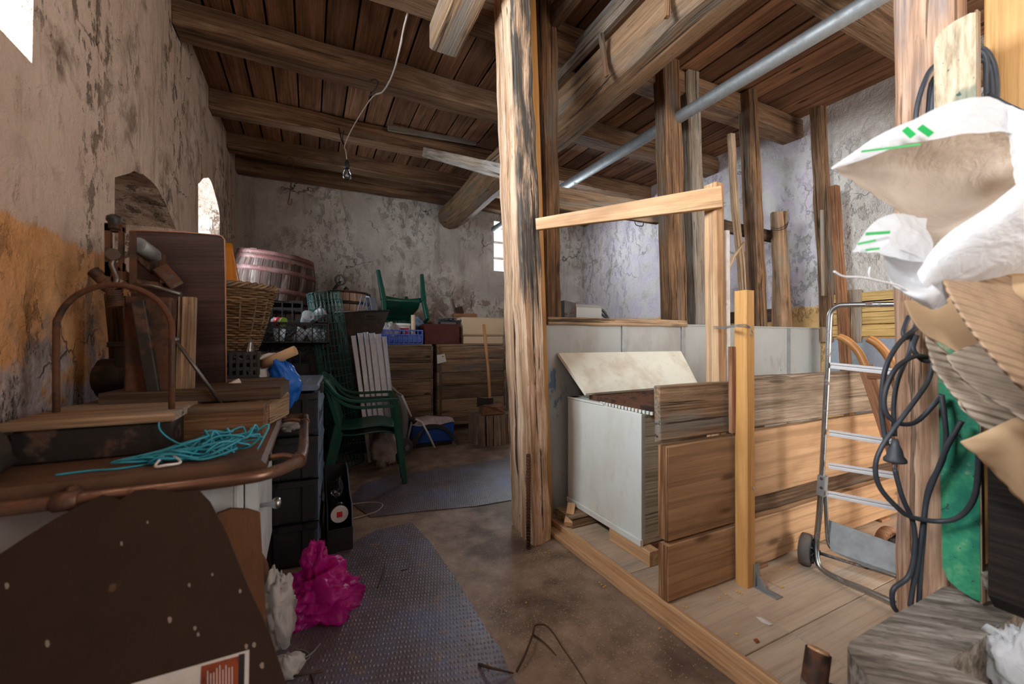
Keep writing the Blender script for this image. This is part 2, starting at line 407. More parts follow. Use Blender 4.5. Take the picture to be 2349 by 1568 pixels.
W_PEN = wood('pen_board', (.3, .165, .085), (.46, .28, .155), (.56, .37, .22), .7, .22, .9, cracks=.2, bump=.3, wave=.5, fs=.18, sp=.32)
W_ROUGH = wood('rough_board', (.14, .085, .05), (.3, .19, .11), (.5, .36, .23), .85, .3, .7, (.3, .27, .23), .45, cracks=.8, bump=.8)
W_DECK = wood('deck_board', (.4, .29, .2), (.53, .41, .3), (.62, .5, .39), .75, .2, .3, (.46, .4, .34), .3, cracks=.12, bump=.25, fs=.2, sp=.34)
W_CRATE = wood('crate_board', (.075, .047, .03), (.23, .145, .09), (.44, .3, .19), .8, .8, 1.0, (.16, .14, .12), .35)
W_REDB = wood('red_board', (.2, .09, .05), (.36, .18, .1), (.5, .3, .19), .8, .3, .4)
W_PANEL = wood('veneer_panel', (.022, .012, .012), (.04, .02, .019), (.075, .042, .037), .3, .1, 0, cracks=.2, bump=.15, spec=.5, fs=.25, sp=.2)
W_BARREL = wood('barrel_stave', (.035, .022, .02), (.09, .055, .047), (.2, .135, .115), .75, .5, .2, (.35, .3, .28), .3)
W_BARREL2 = wood('pale_stave', (.25, .16, .11), (.45, .31, .23), (.6, .46, .37), .75, .3, .2)
W_HANDLE = wood('bent_handle', (.3, .12, .035), (.48, .21, .06), (.65, .34, .12), .4, .1, .2, cracks=.15, bump=.15, spec=.45)
W_YELLOW = wood('yellow_plank', (.45, .28, .1), (.66, .45, .17), (.76, .55, .25), .7, .15, .4, cracks=.4)
W_BARK = wood('bark', (.09, .055, .036), (.27, .175, .115), (.52, .39, .28), .95, .2, 0, (.25, .2, .17), .4, cracks=1, bump=1.0)
PL_LEFT = plaster('left_wall', (.56, .42, .34), (.68, .55, .46), (.17, .115, .08), .8, (.5, .25, .1), 1.53, (.52, .45, .46), streak=1.0, flake=.0)
PL_BACK = plaster('back_wall', (.4, .375, .36), (.62, .6, .57), (.19, .15, .12), .6, (.45, .36, .28), .4, None, flake=.85, crack=.9, pits=.55)
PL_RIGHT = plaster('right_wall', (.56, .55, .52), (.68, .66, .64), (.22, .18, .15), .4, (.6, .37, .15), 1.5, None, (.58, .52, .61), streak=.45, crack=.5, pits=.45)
PL_JAMB = plaster('jamb', (.7, .68, .65), (.8, .8, .8), (.35, .3, .25), .3)
CONC = None
def _floor():
    t = NT('earthy_concrete'); p = t.pos(); n1 = t.noise(p, 1.5, 5, .6); n2 = t.noise(p, 7, 6, .65); n3 = t.noise(p, 60, 3, .7)
    c = t.ramp(n2, [(.3, (.16, .115, .085)), (.5, (.3, .225, .17)), (.72, (.42, .33, .26))])
    c = t.mix(t.math('MULTIPLY', t.step(n1, .5, .65), .75), c, (.085, .06, .048))
    c = t.mix(t.math('MULTIPLY', t.step(n3, .6, .75), .6), c, (.55, .43, .3))
    c = t.mix(t.math('MULTIPLY', t.step(t.noise(p, 95, 2), .66, .72), .8), c, (.06, .04, .03))
    t.bump(t.math('ADD', n2, t.math('MULTIPLY', n3, .3)), .4, .012)
    return t.done(c, t.math('ADD', t.math('MULTIPLY', n1, .3), .45), .35)
M_FLOOR = _floor()
def _mat():
    t = NT('worn_rubber'); p = t.obj(); n1 = t.noise(p, 2.4, 5, .65); n2 = t.noise(p, 11, 5, .65)
    c = t.ramp(n1, [(.3, (.09, .07, .06)), (.5, (.13, .11, .14)), (.68, (.14, .17, .33))])
    c = t.mix(t.math('MULTIPLY', t.step(n2, .52, .7), .7), c, (.24, .17, .12))
    rot = t.new('ShaderNodeVectorRotate', rotation_type='Z_AXIS'); t.link(p, rot.inputs[0]); rot.inputs['Angle'].default_value = .3
    k = t.vor(t.vmul(rot.outputs[0], (1, .6, 1)), 42)
    k = t.new('ShaderNodeTexVoronoi', feature='F1'); k.inputs['Scale'].default_value = 70; k.inputs['Randomness'].default_value = .12
    t.link(t.vmul(rot.outputs[0], (1, .55, 1)), k.inputs['Vector'])
    dots = t.math('SUBTRACT', 1.0, t.step(k.outputs['Distance'], .2, .45))
    c = t.mix(t.math('MULTIPLY', t.math('MULTIPLY', dots, n1), .4), c, (.2, .2, .28))
    t.bump(t.math('ADD', t.math('MULTIPLY', dots, n2), t.math('MULTIPLY', n2, .8)), .7, .005)
    return t.done(c, .42, .5)
M_MAT = _mat()
M_ENAMEL = paint('white_enamel', (.62, .65, .68), .35, .5, (.25, .17, .1), .35, 7, (.06, .035, .025), .18)
M_BIN = paint('cream_bin_paint', (.72, .76, .73), .4, .45, (.5, .42, .3), .3, 5, (.2, .12, .07), .06, streak=(1, 1, .5))
M_BINLID = paint('cream_lid_paint', (.78, .78, .68), .4, .45, (.45, .3, .17), .4, 6, (.25, .15, .08), .1)
M_SHEET = paint('painted_sheet', (.36, .38, .38), .5, .4, (.24, .2, .17), .75, 2.2, (.12, .2, .3), .42, streak=(1, 1, .5), bump=.25)
M_ALU = metal('aluminium', (.62, .72, .86), .3, .5, 45, None, 0, .75)
M_GALV = metal('galvanised_steel', (.4, .43, .45), .55, .55, 22, (.35, .33, .3), .2, .6)
M_CHROME = metal('worn_chrome', (.5, .54, .56), .3, .4, 18, (.22, .12, .09), .32)
M_RUST = metal('rusty_iron', (.1, .065, .05), .55, .5, 20, (.15, .065, .035), .6, .7, .3)
M_IRON = metal('dark_iron', (.07, .065, .065), .5, .4, 20, (.13, .07, .045), .35, .8, .2)
M_COPPER = metal('browned_rail', (.26, .15, .105), .32, .5, 9, (.14, .07, .045), .35, .75)
M_TOP = paint('rusty_stove_top', (.14, .075, .045), .55, .35, (.05, .03, .02), .75, 6, (.33, .22, .15), .25, bump=.4)
M_BLACK = plastic('black_plastic', (.02, .021, .025), .42, .12, (.12, .11, .11))
M_FLAP = plastic('slate_plastic', (.12, .17, .26), .4, .2, (.3, .3, .33))
M_GREEN = plastic('green_plastic', (.008, .085, .06), .35, .22, (.16, .2, .16))
M_BLUEC = plastic('blue_plastic', (.015, .08, .5), .4, .08, (.2, .22, .3))
M_RUBBER = plastic('rubber_cable', (.035, .04, .05), .5, .15, (.2, .2, .21))
M_TYRE = plastic('grey_tyre', (.085, .08, .08), .7, .5, (.28, .25, .22))
M_CARD = paint('cardboard', (.5, .34, .2), .85, .15, (.36, .24, .14), .4, 5)
M_CARDL = paint('pale_cardboard', (.68, .53, .37), .85, .15, (.5, .37, .24), .35, 3)
M_MAROON = paint('maroon_board', (.085, .018, .016), .6, .2, (.14, .06, .05), .3, 4)
W_WICKER = wood('wicker', (.06, .032, .016), (.19, .11, .055), (.4, .27, .15), .6, .6, 0, cracks=.2)
M_WHITEP = plastic('white_plastic', (.75, .76, .77), .35, .15, (.5, .45, .4))
M_HOOP = paint('pinkish_hoop', (.17, .07, .065), .55, .35, (.36, .27, .26), .5, 6)
M_RED = plastic('red_print', (.6, .03, .03), .4, .1)
M_BLACKP = plastic('black_print', (.015, .015, .02), .5, .05)
M_PAPER = paint('aged_paper', (.66, .64, .62), .8, .15, (.4, .36, .33), .4, 12)
M_STEEL = metal('dull_steel', (.2, .18, .17), .45, .4, 20, (.14, .07, .045), .3)
M_SPOT = paint('dried_paint', (.3, .25, .21), .8, .1, (.2, .16, .13), .5, 20)
M_RAIL = metal('bright_aluminium', (.85, .87, .9), .35, .15, 40, None, 0, .3)
M_TWINE = plastic('turquoise_twine', (.03, .33, .46), .4, .05)
M_CORDW = plastic('frayed_cord', (.5, .47, .42), .7, .4)
M_PINK = film('pink_film', (.75, .02, .42), .82, .25, .45)
M_BLUEF = film('blue_film', (.02, .2, .8), .9, .22, .3)
M_WHITEF = film('white_film', (.74, .72, .7), .88, .4, .35)
M_WOVEN = film('woven_white', (.76, .77, .79), .96, .5, .3)
M_WOVENIN = film('woven_lining', (.52, .43, .35), .98, .6, .25)
M_CUP = film('frosted_cup', (.8, .82, .85), .5, .2, .3)
M_CLEAR = glass('window_glass', (.97, .99, 1), .04)
M_BOTTLE = glass('clear_bottle', (.8, .85, .88), .1)
M_AMBER = plastic('amber_plastic', (.62, .22, .02), .18, .05)
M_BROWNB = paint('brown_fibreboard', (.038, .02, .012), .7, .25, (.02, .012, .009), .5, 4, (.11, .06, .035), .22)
M_FIBRE = paint('frayed_fibreboard', (.15, .07, .035), .9, .15, (.1, .05, .03), .6, 8, (.4, .22, .12), .2, bump=.7, streak=(2, 2, .7))
def _greenp():
    t = NT('green_flaked_paint'); p = t.pos(); sx = t.new('ShaderNodeSeparateXYZ'); t.link(p, sx.inputs[0])
    n1 = t.noise(p, 9, 5, .65); n2 = t.noise(t.vmul(p, (60, 60, 8)), 1.0, 4, .65); n3 = t.noise(p, 3.2, 4, .6)
    g = t.ramp(t.noise(p, 6, 5, .7), [(.3, (.015, .13, .09)), (.46, (.018, .19, .12)), (.57, (.05, .3, .15)), (.7, (.26, .42, .24))])
    wd = t.ramp(n2, [(.3, (.25, .18, .1)), (.5, (.5, .4, .27)), (.7, (.62, .54, .4))])
    f = t.step(t.math('ADD', n1, t.math('MULTIPLY', t.math('SUBTRACT', sx.outputs['Z'], .95), .32)), .52, .68)
    c = t.mix(f, g, wd); c = t.mix(t.step(t.noise(p, 38, 3, .6), .64, .7), c, (.03, .04, .03))
    c = t.mix(t.math('MULTIPLY', t.step(n3, .55, .65), .6), c, (.03, .09, .06))
    t.bump(t.math('ADD', n2, f), .4, .004); return t.done(c, .55, .3)
M_GREENP = _greenp()
def _weather():
    t = NT('weathered_grey'); p = t.pos(); ro = t.new('ShaderNodeVectorRotate', rotation_type='Z_AXIS'); t.link(p, ro.inputs[0]); ro.inputs['Angle'].default_value = .75
    n = t.noise(t.vmul(ro.outputs[0], (4, 30, 20)), 1.3, 5, .65, .2); n2 = t.noise(t.vmul(ro.outputs[0], (8, 20, 14)), 1.6, 5, .7); n3 = t.noise(p, 3, 3, .6)
    c = t.ramp(n, [(.34, (.1, .085, .07)), (.48, (.24, .21, .175)), (.58, (.36, .32, .28)), (.7, (.55, .5, .45))])
    c = t.mix(t.math('MULTIPLY', t.step(n2, .54, .66), .6), c, (.1, .085, .07)); c = t.mix(t.math('MULTIPLY', t.step(n3, .6, .7), .4), c, (.4, .2, .16))
    t.bump(t.math('ADD', n, n2), .3, .006); return t.done(c, .9, .2)
M_WEATHER = _weather()
W_END = wood('end_grain', (.05, .022, .012), (.22, .1, .045), (.62, .36, .18), .85, .2, 0, cracks=.6, bump=.8)
M_GREYW = wood('weathered_block', (.15, .125, .105), (.27, .235, .2), (.4, .36, .32), .9, .2, .2, (.33, .31, .29), .4, cracks=.6)
M_BLUEB = paint('blue_painted_box', (.015, .1, .5), .45, .4, (.03, .05, .14), .5, 6, (.12, .1, .09), .15)
M_RAG = paint('stained_rag', (.6, .56, .58), .9, .1, (.3, .2, .2), .6, 14)
M_CORN = plastic('corn_yellow', (.75, .42, .04), .5, .05)
M_GRAIN = plastic('grain_straw', (.58, .42, .24), .6, .1)
M_TWIG = paint('dry_twig', (.1, .07, .05), .9, .1, (.04, .03, .02), .5, 30)
M_ORANGEB = paint('ochre_wrap', (.5, .33, .12), .6, .3, (.2, .12, .05), .4, 12)
M_WIREG = plastic('green_wire', (.015, .11, .1), .3, .1, (.1, .2, .2))
M_TWEB = plastic('grey_webbing', (.3, .34, .37), .6, .3)
M_SACK = paint('dark_sacking', (.05, .04, .035), .95, .1, (.02, .015, .012), .5, 12)
M_FLAPRED = paint('rust_red_end', (.3, .07, .03), .8, .2, (.05, .02, .015), .8, 12, (.55, .36, .22), .3)
# ------------------------------------------------------------------ the room
XL, XR, YB, YF, ZC = -0.8, 4.44, 6.1, -1.8, 3.4
def plain_box(x0, x1, y0, y1, z0, z1):
    m = MB(); vs = [(x, y, z) for x in (x0, x1) for y in (y0, y1) for z in (z0, z1)]
    return m.add(vs, [[0, 1, 3, 2], [4, 6, 7, 5], [0, 4, 5, 1], [2, 3, 7, 6], [0, 2, 6, 4], [1, 5, 7, 3]])
def cut(o, cutters):
    tmp = []
    for m in cutters:
        c = m.build('cutter', M_FLOOR); tmp.append(c)
        md = o.modifiers.new('b', 'BOOLEAN'); md.operation = 'DIFFERENCE'; md.object = c; md.solver = 'EXACT'
    bpy.context.view_layer.update()
    dg = bpy.context.evaluated_depsgraph_get()
    me = bpy.data.meshes.new_from_object(o.evaluated_get(dg))
    o.modifiers.clear(); old = o.data; o.data = me; me.name = o.name; bpy.data.meshes.remove(old)
    if len(me.materials) > 1:
        for p in me.polygons: p.material_index = 0
        while len(me.materials) > 1: me.materials.pop()
    for c in tmp: bpy.data.objects.remove(c)
def arch_prism(x0, x1, y0, y1, z0, z1, rise, n=14, jag=0.0):
    pts = [(y0, z0), (y1, z0)]
    for i in range(n + 1):
        t = i / n; y = y1 + (y0 - y1) * t
        pts.append((y + noise.noise(V((y * 9, 3, z1))) * jag, z1 + rise * math.sin(math.pi * t) + noise.noise(V((y * 9, 1, z1))) * jag))
    return MB().prism([(x0, y, z) for y, z in pts], (x1 - x0, 0, 0))
struct(plain_box(XL - .6, XR + .5, YF - .3, YB + .5, -.12, 0), 'floor', M_FLOOR)
m = MB(); x = XL - .02
while x < XR + .1:
    wd = R.uniform(.17, .23)
    m.beam((x + wd / 2, YF, ZC + .02 + R.uniform(0, .008)), (x + wd / 2, YB, ZC + .02 + R.uniform(0, .008)), wd - R.uniform(.009, .02), .04, irr=.002, step=.5)
    x += wd
m.box(XL - .5, XR + .4, YF - .3, YB + .4, ZC + .075, ZC + .2)
struct(m, 'ceiling', W_CEIL)
wl = struct(plain_box(XL - .5, XL, YF - .3, YB + .45, -.12, ZC + .2), 'wall_left', PL_LEFT)
j = .015
win1 = MB().prism([(XL - .6, y, z) for y, z in [(.78, 2.07), (1.1, 2.03), (1.5, 2.06), (1.868, 2.045), (1.88, 2.4), (1.86, 2.75), (1.87, 3.05), (.8, 3.05)]], (.7, 0, 0))
win4 = MB().prism([(XL - .6, y, z) for y, z in [(-1.3, 1.98), (-.2, 2.0), (-.2, 3.0), (-1.3, 3.0)]], (.7, 0, 0))
cut(wl, [win1, win4, arch_prism(XL - .38, XL + .1, 2.49, 3.46, .95, 1.9, .16, 16, .02), arch_prism(XL - .6, XL + .1, 4.08, 4.95, 1.62, 2.42, .17, 16, .02)])
wb = struct(plain_box(XL - .5, XR + .45, YB, YB + .4, -.12, ZC + .2), 'wall_back', PL_BACK)
cut(wb, [plain_box(2.67, 3.72, YB - .1, YB + .5, 2.3, 3.1)])
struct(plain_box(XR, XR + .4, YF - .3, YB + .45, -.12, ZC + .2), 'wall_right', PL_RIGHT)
wf = struct(plain_box(XL - .5, XR + .4, YF - .3, YF, -.12, ZC + .2), 'wall_front', PL_LEFT)
cut(wf, [plain_box(2.2, 4.1, YF - .5, YF + .2, .0, 3.05)])
# windows: frames and panes at the outer side of each reveal
def window(name, axis, at, a0, a1, z0, z1, nb, nh, mat):
    m = MB(); w_ = .045
    def bar(p0, p1): m.beam(p0, p1, w_, w_)
    P = (lambda a, z: (at, a, z)) if axis == 'x' else (lambda a, z: (a, at, z))
    for a in (a0 + w_ / 2, a1 - w_ / 2): bar(P(a, z0), P(a, z1))
    for z in (z0 + w_ / 2, z1 - w_ / 2): bar(P(a0, z), P(a1, z))
    for i in range(1, nb): bar(P(a0 + (a1 - a0) * i / nb, z0), P(a0 + (a1 - a0) * i / nb, z1))
    for i in range(1, nh): bar(P(a0, z0 + (z1 - z0) * i / nh), P(a1, z0 + (z1 - z0) * i / nh))
    o = m.build(name, mat, None, P((a0 + a1) / 2, z0)); o['kind'] = 'structure'
    g = MB(); q = [P(a0, z0), P(a1, z0), P(a1, z1), P(a0, z1)]
    g.prism(q, (.004, 0, 0) if axis == 'x' else (0, .004, 0)); g.build('pane', M_CLEAR, o)
W_FRAME = wood('window_frame', (.25, .2, .16), (.42, .36, .3), (.55, .5, .44), .7)
window('window_1', 'x', XL - .46, .78, 1.87, 2.03, 3.05, 2, 2, W_FRAME)
window('window_2', 'x', XL - .42, 4.08, 4.95, 1.62, 2.6, 2, 3, W_FRAME)
window('window_4', 'x', XL - .46, -1.3, -.2, 1.98, 3.0, 2, 2, W_FRAME)
window('window_3', 'y', YB + .3, 2.67, 3.72, 2.3, 3.1, 3, 3, W_FRAME)
# ------------------------------------------------------------------ beams under the ceiling
def timber(name, p0, p1, w, h, mat, label, cat, group=None, **k):
    k.setdefault('irr', .012); k.setdefault('step', .16)
    return single(MB().beam(p0, p1, w, h, **k), name, mat, label, cat, group)
JO = [(1.27, 3.02, .2, 'weathered ceiling joist near the front, cut by the top of the photo at right'),
      (2.5, 3.2, .2, 'ceiling joist above the standing posts of the pen, resting on the round log'),
      (3.45, 3.2, .19, 'long thick ceiling joist nearest on the left side, carrying the frayed cord'),
      (4.53, 3.22, .16, 'ceiling joist directly above the hanging light bulb'),
      (5.4, 3.24, .18, 'ceiling joist carrying the bent wire hook, second from the back wall'),
      (5.98, 3.22, .18, 'dark ceiling joist lying against the top of the back wall')]
for i, (y, z, wd, lb) in enumerate(JO):
    jo_ = timber('ceiling_joist', (XL + .005 if i else 1.6, y, z + .09), (XR - .005, y + (.02 if i else -.02), z + .09), wd, .18, W_JOIST, lb, 'beam', 'ceiling joists', irr=.008, wav=.012, ch=.008)
m = MB(); pts = [(1.93 + .02 * math.sin(i), -.9 + i * .5, 3.05 + .012 * math.cos(i * 1.3)) for i in range(15)]; pts[-1] = (1.93, YB - .005, 3.06)
def rr(t): return .185 - .012 * math.sin(t * 6)
m.tube(pts, rr, 12)
for k in range(len(m.v)):
    p = m.v[k]; c = V((1.93, p.y, 3.05)); d = p - c; q = V((d.x, 0, d.z)); a = max(abs(d.x), abs(d.z))
    if p.y < 4.2: d = q.lerp(q / a * .17, .55 * min(1, (4.2 - p.y) / 1.5)); m.v[k] = V((c.x + d.x, p.y, c.z + d.z))
    m.v[k] += V((noise.noise(p * 3), 0, noise.noise(p * 3 + V((9, 0, 0))))) * .012
m.sm = [False] * len(m.sm)
single(m, 'log_beam', W_LOG, 'thick rough log running under the joists to the back wall', 'beam')
timber('timber_stub', (.79, 1.2, 3.14), (.79, 2.62, 3.12), .19, .17, W_ROUGH, 'short sawn-off timber stub under the ceiling left of the tall hewn post', 'timber', irr=.006)
p0, p1 = (1.71, 1.0, 3.22), (1.71, 2.72, 3.2)
timber('side_board', p0, p1, .045, .14, W_GREY, 'weathered grey board fixed along the side of the big log', 'board', irr=.006)
timber('charred_board', (1.5, .6, 3.3), (1.42, 2.9, 3.27), .06, .14, W_DARK, 'blackened board under the ceiling between log and hewn post', 'board', irr=.008)
single(MB().beam(onX(1378, 78, 1.675), onX(1392, 175, 1.728), .034, .02, irr=.003, step=.05), 'wooden_peg', W_POST, 'thin upright wooden peg nailed on the side of the big log', 'peg')
single(MB().beam(onX(1533, -20, 1.72), onX(1530, 40, 1.725), .024, .03, irr=.002, step=.05), 'wooden_peg', W_POST, 'small peg near the top edge, further right along the log', 'peg')
timber('diagonal_brace', (1.1, 4.33, 3.16), (1.17, 2.30, 2.19), .05, .095, W_GREY, 'pale dusty board bracing from the hewn post up to a joist', 'brace', irr=.004, up=(0, .4, 1))
timber('roof_batten', onY(890, 294, 4.36), onY(1092, 328, 4.36), .03, .05, W_GREY, 'thin loose batten beside the joist under the ceiling boards', 'batten', irr=.003)
# galvanised pipe
single(MB().tube([(2.6, -.4, 2.905), (2.6, 2, 2.91), (2.6, 5.95, 2.92)], .047, 16), 'galvanised_pipe', M_GALV, 'long grey galvanised pipe hanging below the ceiling', 'pipe')
# ------------------------------------------------------------------ the hewn post group in the middle
tp = thing('hewn_post', 'tall hewn post in the middle with bright left side and charred front', 'post', (1.2, 2.15, 0))
tx = -.15
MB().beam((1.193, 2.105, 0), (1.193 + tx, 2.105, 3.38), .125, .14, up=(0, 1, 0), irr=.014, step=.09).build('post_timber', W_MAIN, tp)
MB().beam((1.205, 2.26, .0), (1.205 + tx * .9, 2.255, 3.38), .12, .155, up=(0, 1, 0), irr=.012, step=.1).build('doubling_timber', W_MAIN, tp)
timber('smooth_board', (1.32, 2.225, 0), (1.235, 2.3, 3.38), .11, .025, W_STAKE, 'smooth brown board standing between the hewn post and the rear post', 'board', up=(0, 1, 0), irr=.002)
timber('rear_post', (1.46, 2.36, 0), (1.4, 2.36, 3.38), .12, .12, W_POST, 'dark narrow post just behind the hewn post at the partition end', 'post', up=(0, 1, 0), irr=.01)
m = MB(); pts = [onY(1212, 1041, 2.02), onY(1212, 1250, 2.02)]
pts[1].z = .0; m.tube(pts, .011, 8)
for i in range(30): m.tube([pts[0].lerp(pts[1], (i + .3) / 30), pts[0].lerp(pts[1], (i + .65) / 30)], .0135, 8, False)
single(m, 'rebar', M_RUST, 'rusty ribbed steel rod standing against the foot of the hewn post', 'rod')
# black cables on the post
m = MB()
for k in range(4):
    o = k * 5
    m.tube([onX(1162 + o * .3, 505, 1.12 - k * .01), onX(1178 + o, 520, 1.105 - k * .008), onX(1176 + o, 600, 1.10 - k * .006), onX(1166 + o, 690, 1.11), onX(1163 + o * .5, 712 - k * 8, 1.12), onX(1172, 640, 1.11), onX(1186, 560, 1.12)], .006, 6, sub=4)
single(m, 'power_cable', M_RUBBER, 'bundle of black cables hanging on the left side of the hewn post', 'cable')
m = MB()
for k in range(2):
    m.tube([onX(1160 + k * 16, -20, 1.06), onX(1158 + k * 6, 100, 1.07), onX(1153 + k * 4, 190, 1.08), onX(1150 + k * 4, 260, 1.09)], .005, 5, sub=3)
m.tube([onX(1158, -10, 1.05), onX(1150, 20, 1.03), onX(1147, 55, 1.05), onX(1156, 70, 1.06)], .005, 5, sub=3)
single(m, 'light_cable', M_RUBBER, 'thin dark cable running down the top of the hewn post', 'cable')
# ------------------------------------------------------------------ pen behind: sheet partition and its posts
t = thing('sheet_partition', 'low partition of grey painted metal sheet behind the feed bin', 'partition', (2.9, 2.26, 0))
m = MB()
xs = [1.35, 1.98, 2.56, 3.25, 3.9, 4.42]
for a, b in zip(xs, xs[1:]): m.box(a, b - .004, 2.255, 2.263, .05, 1.28)
m.build('metal_sheet', M_SHEET, t)
m = MB()
for a in xs[1:-1]: m.box(a - .02, a + .02, 2.246, 2.256, .05, 1.27)
m.build('seam_strip', M_GALV, t)
MB().beam((1.35, 2.27, 1.285), (2.58, 2.27, 1.29), .08, .05, irr=.006).build('top_rail', W_ROUGH, t)
MB().box(2.58, 4.42, 2.245, 2.3, 1.275, 1.285).build('top_fold', M_SHEET, t)
def upright(uv0, uv1, Y, w, d, mat, label, name='pen_post', cat='post', zb=0, irr=.012, group='posts of the pen', **k):
    a, b = onY(*uv0, Y), onY(*uv1, Y)      # top, bottom sight
    dz = (b.z - zb) / (a.z - b.z); q = b + (b - a) * dz
    if a.z > 3.38: a = q + (a - q) * ((3.38 - q.z) / (a.z - q.z))
    return timber(name, q, a, w, d, mat, label, cat, group, up=(0, 1, 0), irr=irr, **k)
upright((1528, 145), (1548, 740), 2.385, .17, .13, W_POST, 'stout old post with splintered right edge rising under the round log')
upright((1574, 145), (1597, 740), 2.46, .15, .14, W_GREY, 'smooth greyish post with a deep notch, close right of the splintered post')
upright((1714, 195), (1738, 740), 2.385, .115, .12, W_POST, 'dark split post with a broken notch below its top, right of the leaning slat')
upright((1786, 488), (1796, 740), 2.365, .13, .12, W_LOG, 'short round-topped post in the pen with wire around it', ch=.035)
upright((1876, 248), (1900, 740), 2.19, .11, .1, W_POST, 'gnawed post standing against the right wall', zb=1.3)
upright((1676, 308), (1706, 740), 2.335, .058, .04, W_ROUGH, 'thin crooked slat leaning in the pen', 'crooked_slat', 'slat', irr=.006, group=None, wav=.01)
timber('thin_board', onY(1888, 482, 2.13), onY(1891, 678, 2.13), .065, .02, W_ROUGH, 'thin lighter board nailed on the gnawed post', 'board', up=(0, 1, 0), irr=.002)
_a, _b = onD(1941, 850, 3.62), onD(1913, 428, 3.7); _a = _b + (_a - _b) * (_b.z / (_b.z - _a.z))
timber('corner_stake', _a, _b, .075, .06, wood('dark_red_wood', (.1, .042, .02), (.2, .09, .042), (.33, .18, .1), .8, .2, .4), 'reddish brown stake leaning right of the gnawed post', 'stake', up=(0, 1, 0), irr=.006)
timber('cross_rail', (1.55, 2.52, 2.18), (2.58, 2.52, 2.2), .05, .16, W_ROUGH, 'pale broad rail crossing behind the hewn post, left part of the pen', 'rail', irr=.006)
timber('pen_rail', (2.98, 2.5, 2.2), (4.08, 2.48, 2.17), .06, .1, W_DARK, 'dark narrow rail behind the pen posts, ending at the round-topped post', 'rail', irr=.006)
m = MB(); c = onY(1770, 385 + 130, 2.3)
for k in range(2): m.tube([onY(1768, 520 + k * 6, 2.29), onY(1785, 524 + k * 4, 2.29), onY(1803, 516 + k * 6, 2.29), onY(1808, 508, 2.33)], .003, 5, sub=4)
single(m, 'tie_wire', M_IRON, 'dark wire wound round the round-topped post', 'wire')
single(MB().tube([onD(1662, 640, 2.9), onD(1682, 590, 2.95), onD(1706, 556, 3.0)], .016, 7, r1=.009), 'bent_stick', W_ROUGH, 'short curved stick crossing the thin crooked slat', 'stick')
m = MB(); m.tube([onY(1455, 505, 2.49), onY(1460, 516, 2.48), onY(1474, 518, 2.48), onY(1476, 508, 2.49)], .004, 5, sub=4)
single(m, 'wire_loop', M_IRON, 'small dark wire loop under the pale broad rail', 'wire')
# leaning boards on the right wall beyond the partition
for (u0, u1, uu, vt, lb) in [(1616, 1636, 1640, 655, 'reddish board leaning on the lilac wall left of the tall light stake'), (1712, 1728, 1722, 632, 'short reddish board leaning behind the dark split post'), (1762, 1782, 1800, 612, 'reddish board leaning behind the round-topped post')]:
    a = onX((u1 + uu) / 2, vt, 4.36); b = V((a.x - .25, a.y - .12, 0))
    timber('leaning_board', b, a, .16, .022, W_REDB, lb, 'board', 'boards leaning on the lilac wall', up=(1, 0, 0), irr=.002)
# wooden lining boards on the right wall
t = thing('wall_lining', 'yellow plank lining on the right wall behind the metal hand truck', 'lining', (XR - .02, 1.9, 1.18))
m = MB()
for k, z in enumerate((1.2, 1.31, 1.415, 1.5)): m.box(XR - .03, XR - .004, 1.42, 2.24, z, z + .1 if k < 3 else z + .09, axis='y')
m.build('plank', W_YELLOW, t)
m = MB()
for y in (2.2, 1.97): m.box(XR - .05, XR - .031, y - .05, y + .05, 1.15, 1.62, axis='z', irr=.006)
m.build('upright_strip', W_ROUGH, t)
single(MB().box(XR - .02, XR - .004, 1.3, 2.2, .5, 1.18, axis='y'), 'wall_sheet', M_ALU, 'bare metal sheet on the right wall under the yellow planks', 'metal sheet')
timber('wall_plank', (XR - .02, 2.62, 1.44), (XR - .02, 3.5, 1.43), .03, .13, W_DARK, 'dark planks low on the lilac wall right of the round-topped post', 'plank')
# steel cabinet behind partition
t = thing('steel_box', 'grey steel box standing behind the partition with cables at its side', 'steel box', (1.83, 2.52, 0))
a = onY(1322, 695, 2.42); b = onY(1380, 700, 2.42)
MB().box(a.x, b.x, 2.42, 2.68, 0, 1.42).build('casing', M_SHEET, t)
MB().prism([(a.x - .1, 2.42, 1.2), (a.x - .004, 2.42, 1.2), (a.x - .004, 2.42, 1.425), (a.x - .1, 2.42, 1.44)], (0, .2, 0)).build('open_flap', M_IRON, t)
m = MB()
for k in range(2): m.tube([(b.x + .01, 2.46, 1.4 - .03 * k), (b.x + .06, 2.46, 1.37 - .03 * k), (b.x + .1, 2.46, 1.3), (b.x + .11, 2.46, 1.1)], .009, 6, sub=3)
m.build('cable', M_RUBBER, t)
# ------------------------------------------------------------------ old kitchen range, left foreground
ST_Z = .82
t = thing('kitchen_range', 'old white enamelled kitchen range with rusty top and brown rail, left foreground', 'stove', (-.45, 1.8, 0))
MB().box(-.78, -.11, 1.34, 2.28, .775, ST_Z, axis='y', irr=.003, ch=.012).build('top_plate', M_TOP, t)
m = MB(); m.box(-.76, -.2, 1.42, 2.2, .17, .775, axis='y', ch=.02); body = m.build('body', M_ENAMEL, t)
m = MB(); m.box(-.2, -.185, 1.43, 1.53, .2, .77, axis='z', ch=.004); m.build('corner_strip', M_ENAMEL, t)
d = MB().box(-.185, -.15, 1.56, 2.12, .3, .73, axis='y', ch=.01).build('oven_door', M_ENAMEL, t)
MB().lathe((-.15, 1.62, .6), [(.008, 0), (.008, .03), (.016, .04), (.02, .05), (.016, .06), (.001, .064)], 12, axis=(1, 0, 0)).build('knob', M_CHROME, d)
MB().tube([(-.148, 1.585, .33), (-.13, 1.58, .4), (-.15, 1.575, .46)], .01, 8, sub=4).build('latch', M_RUST, d)
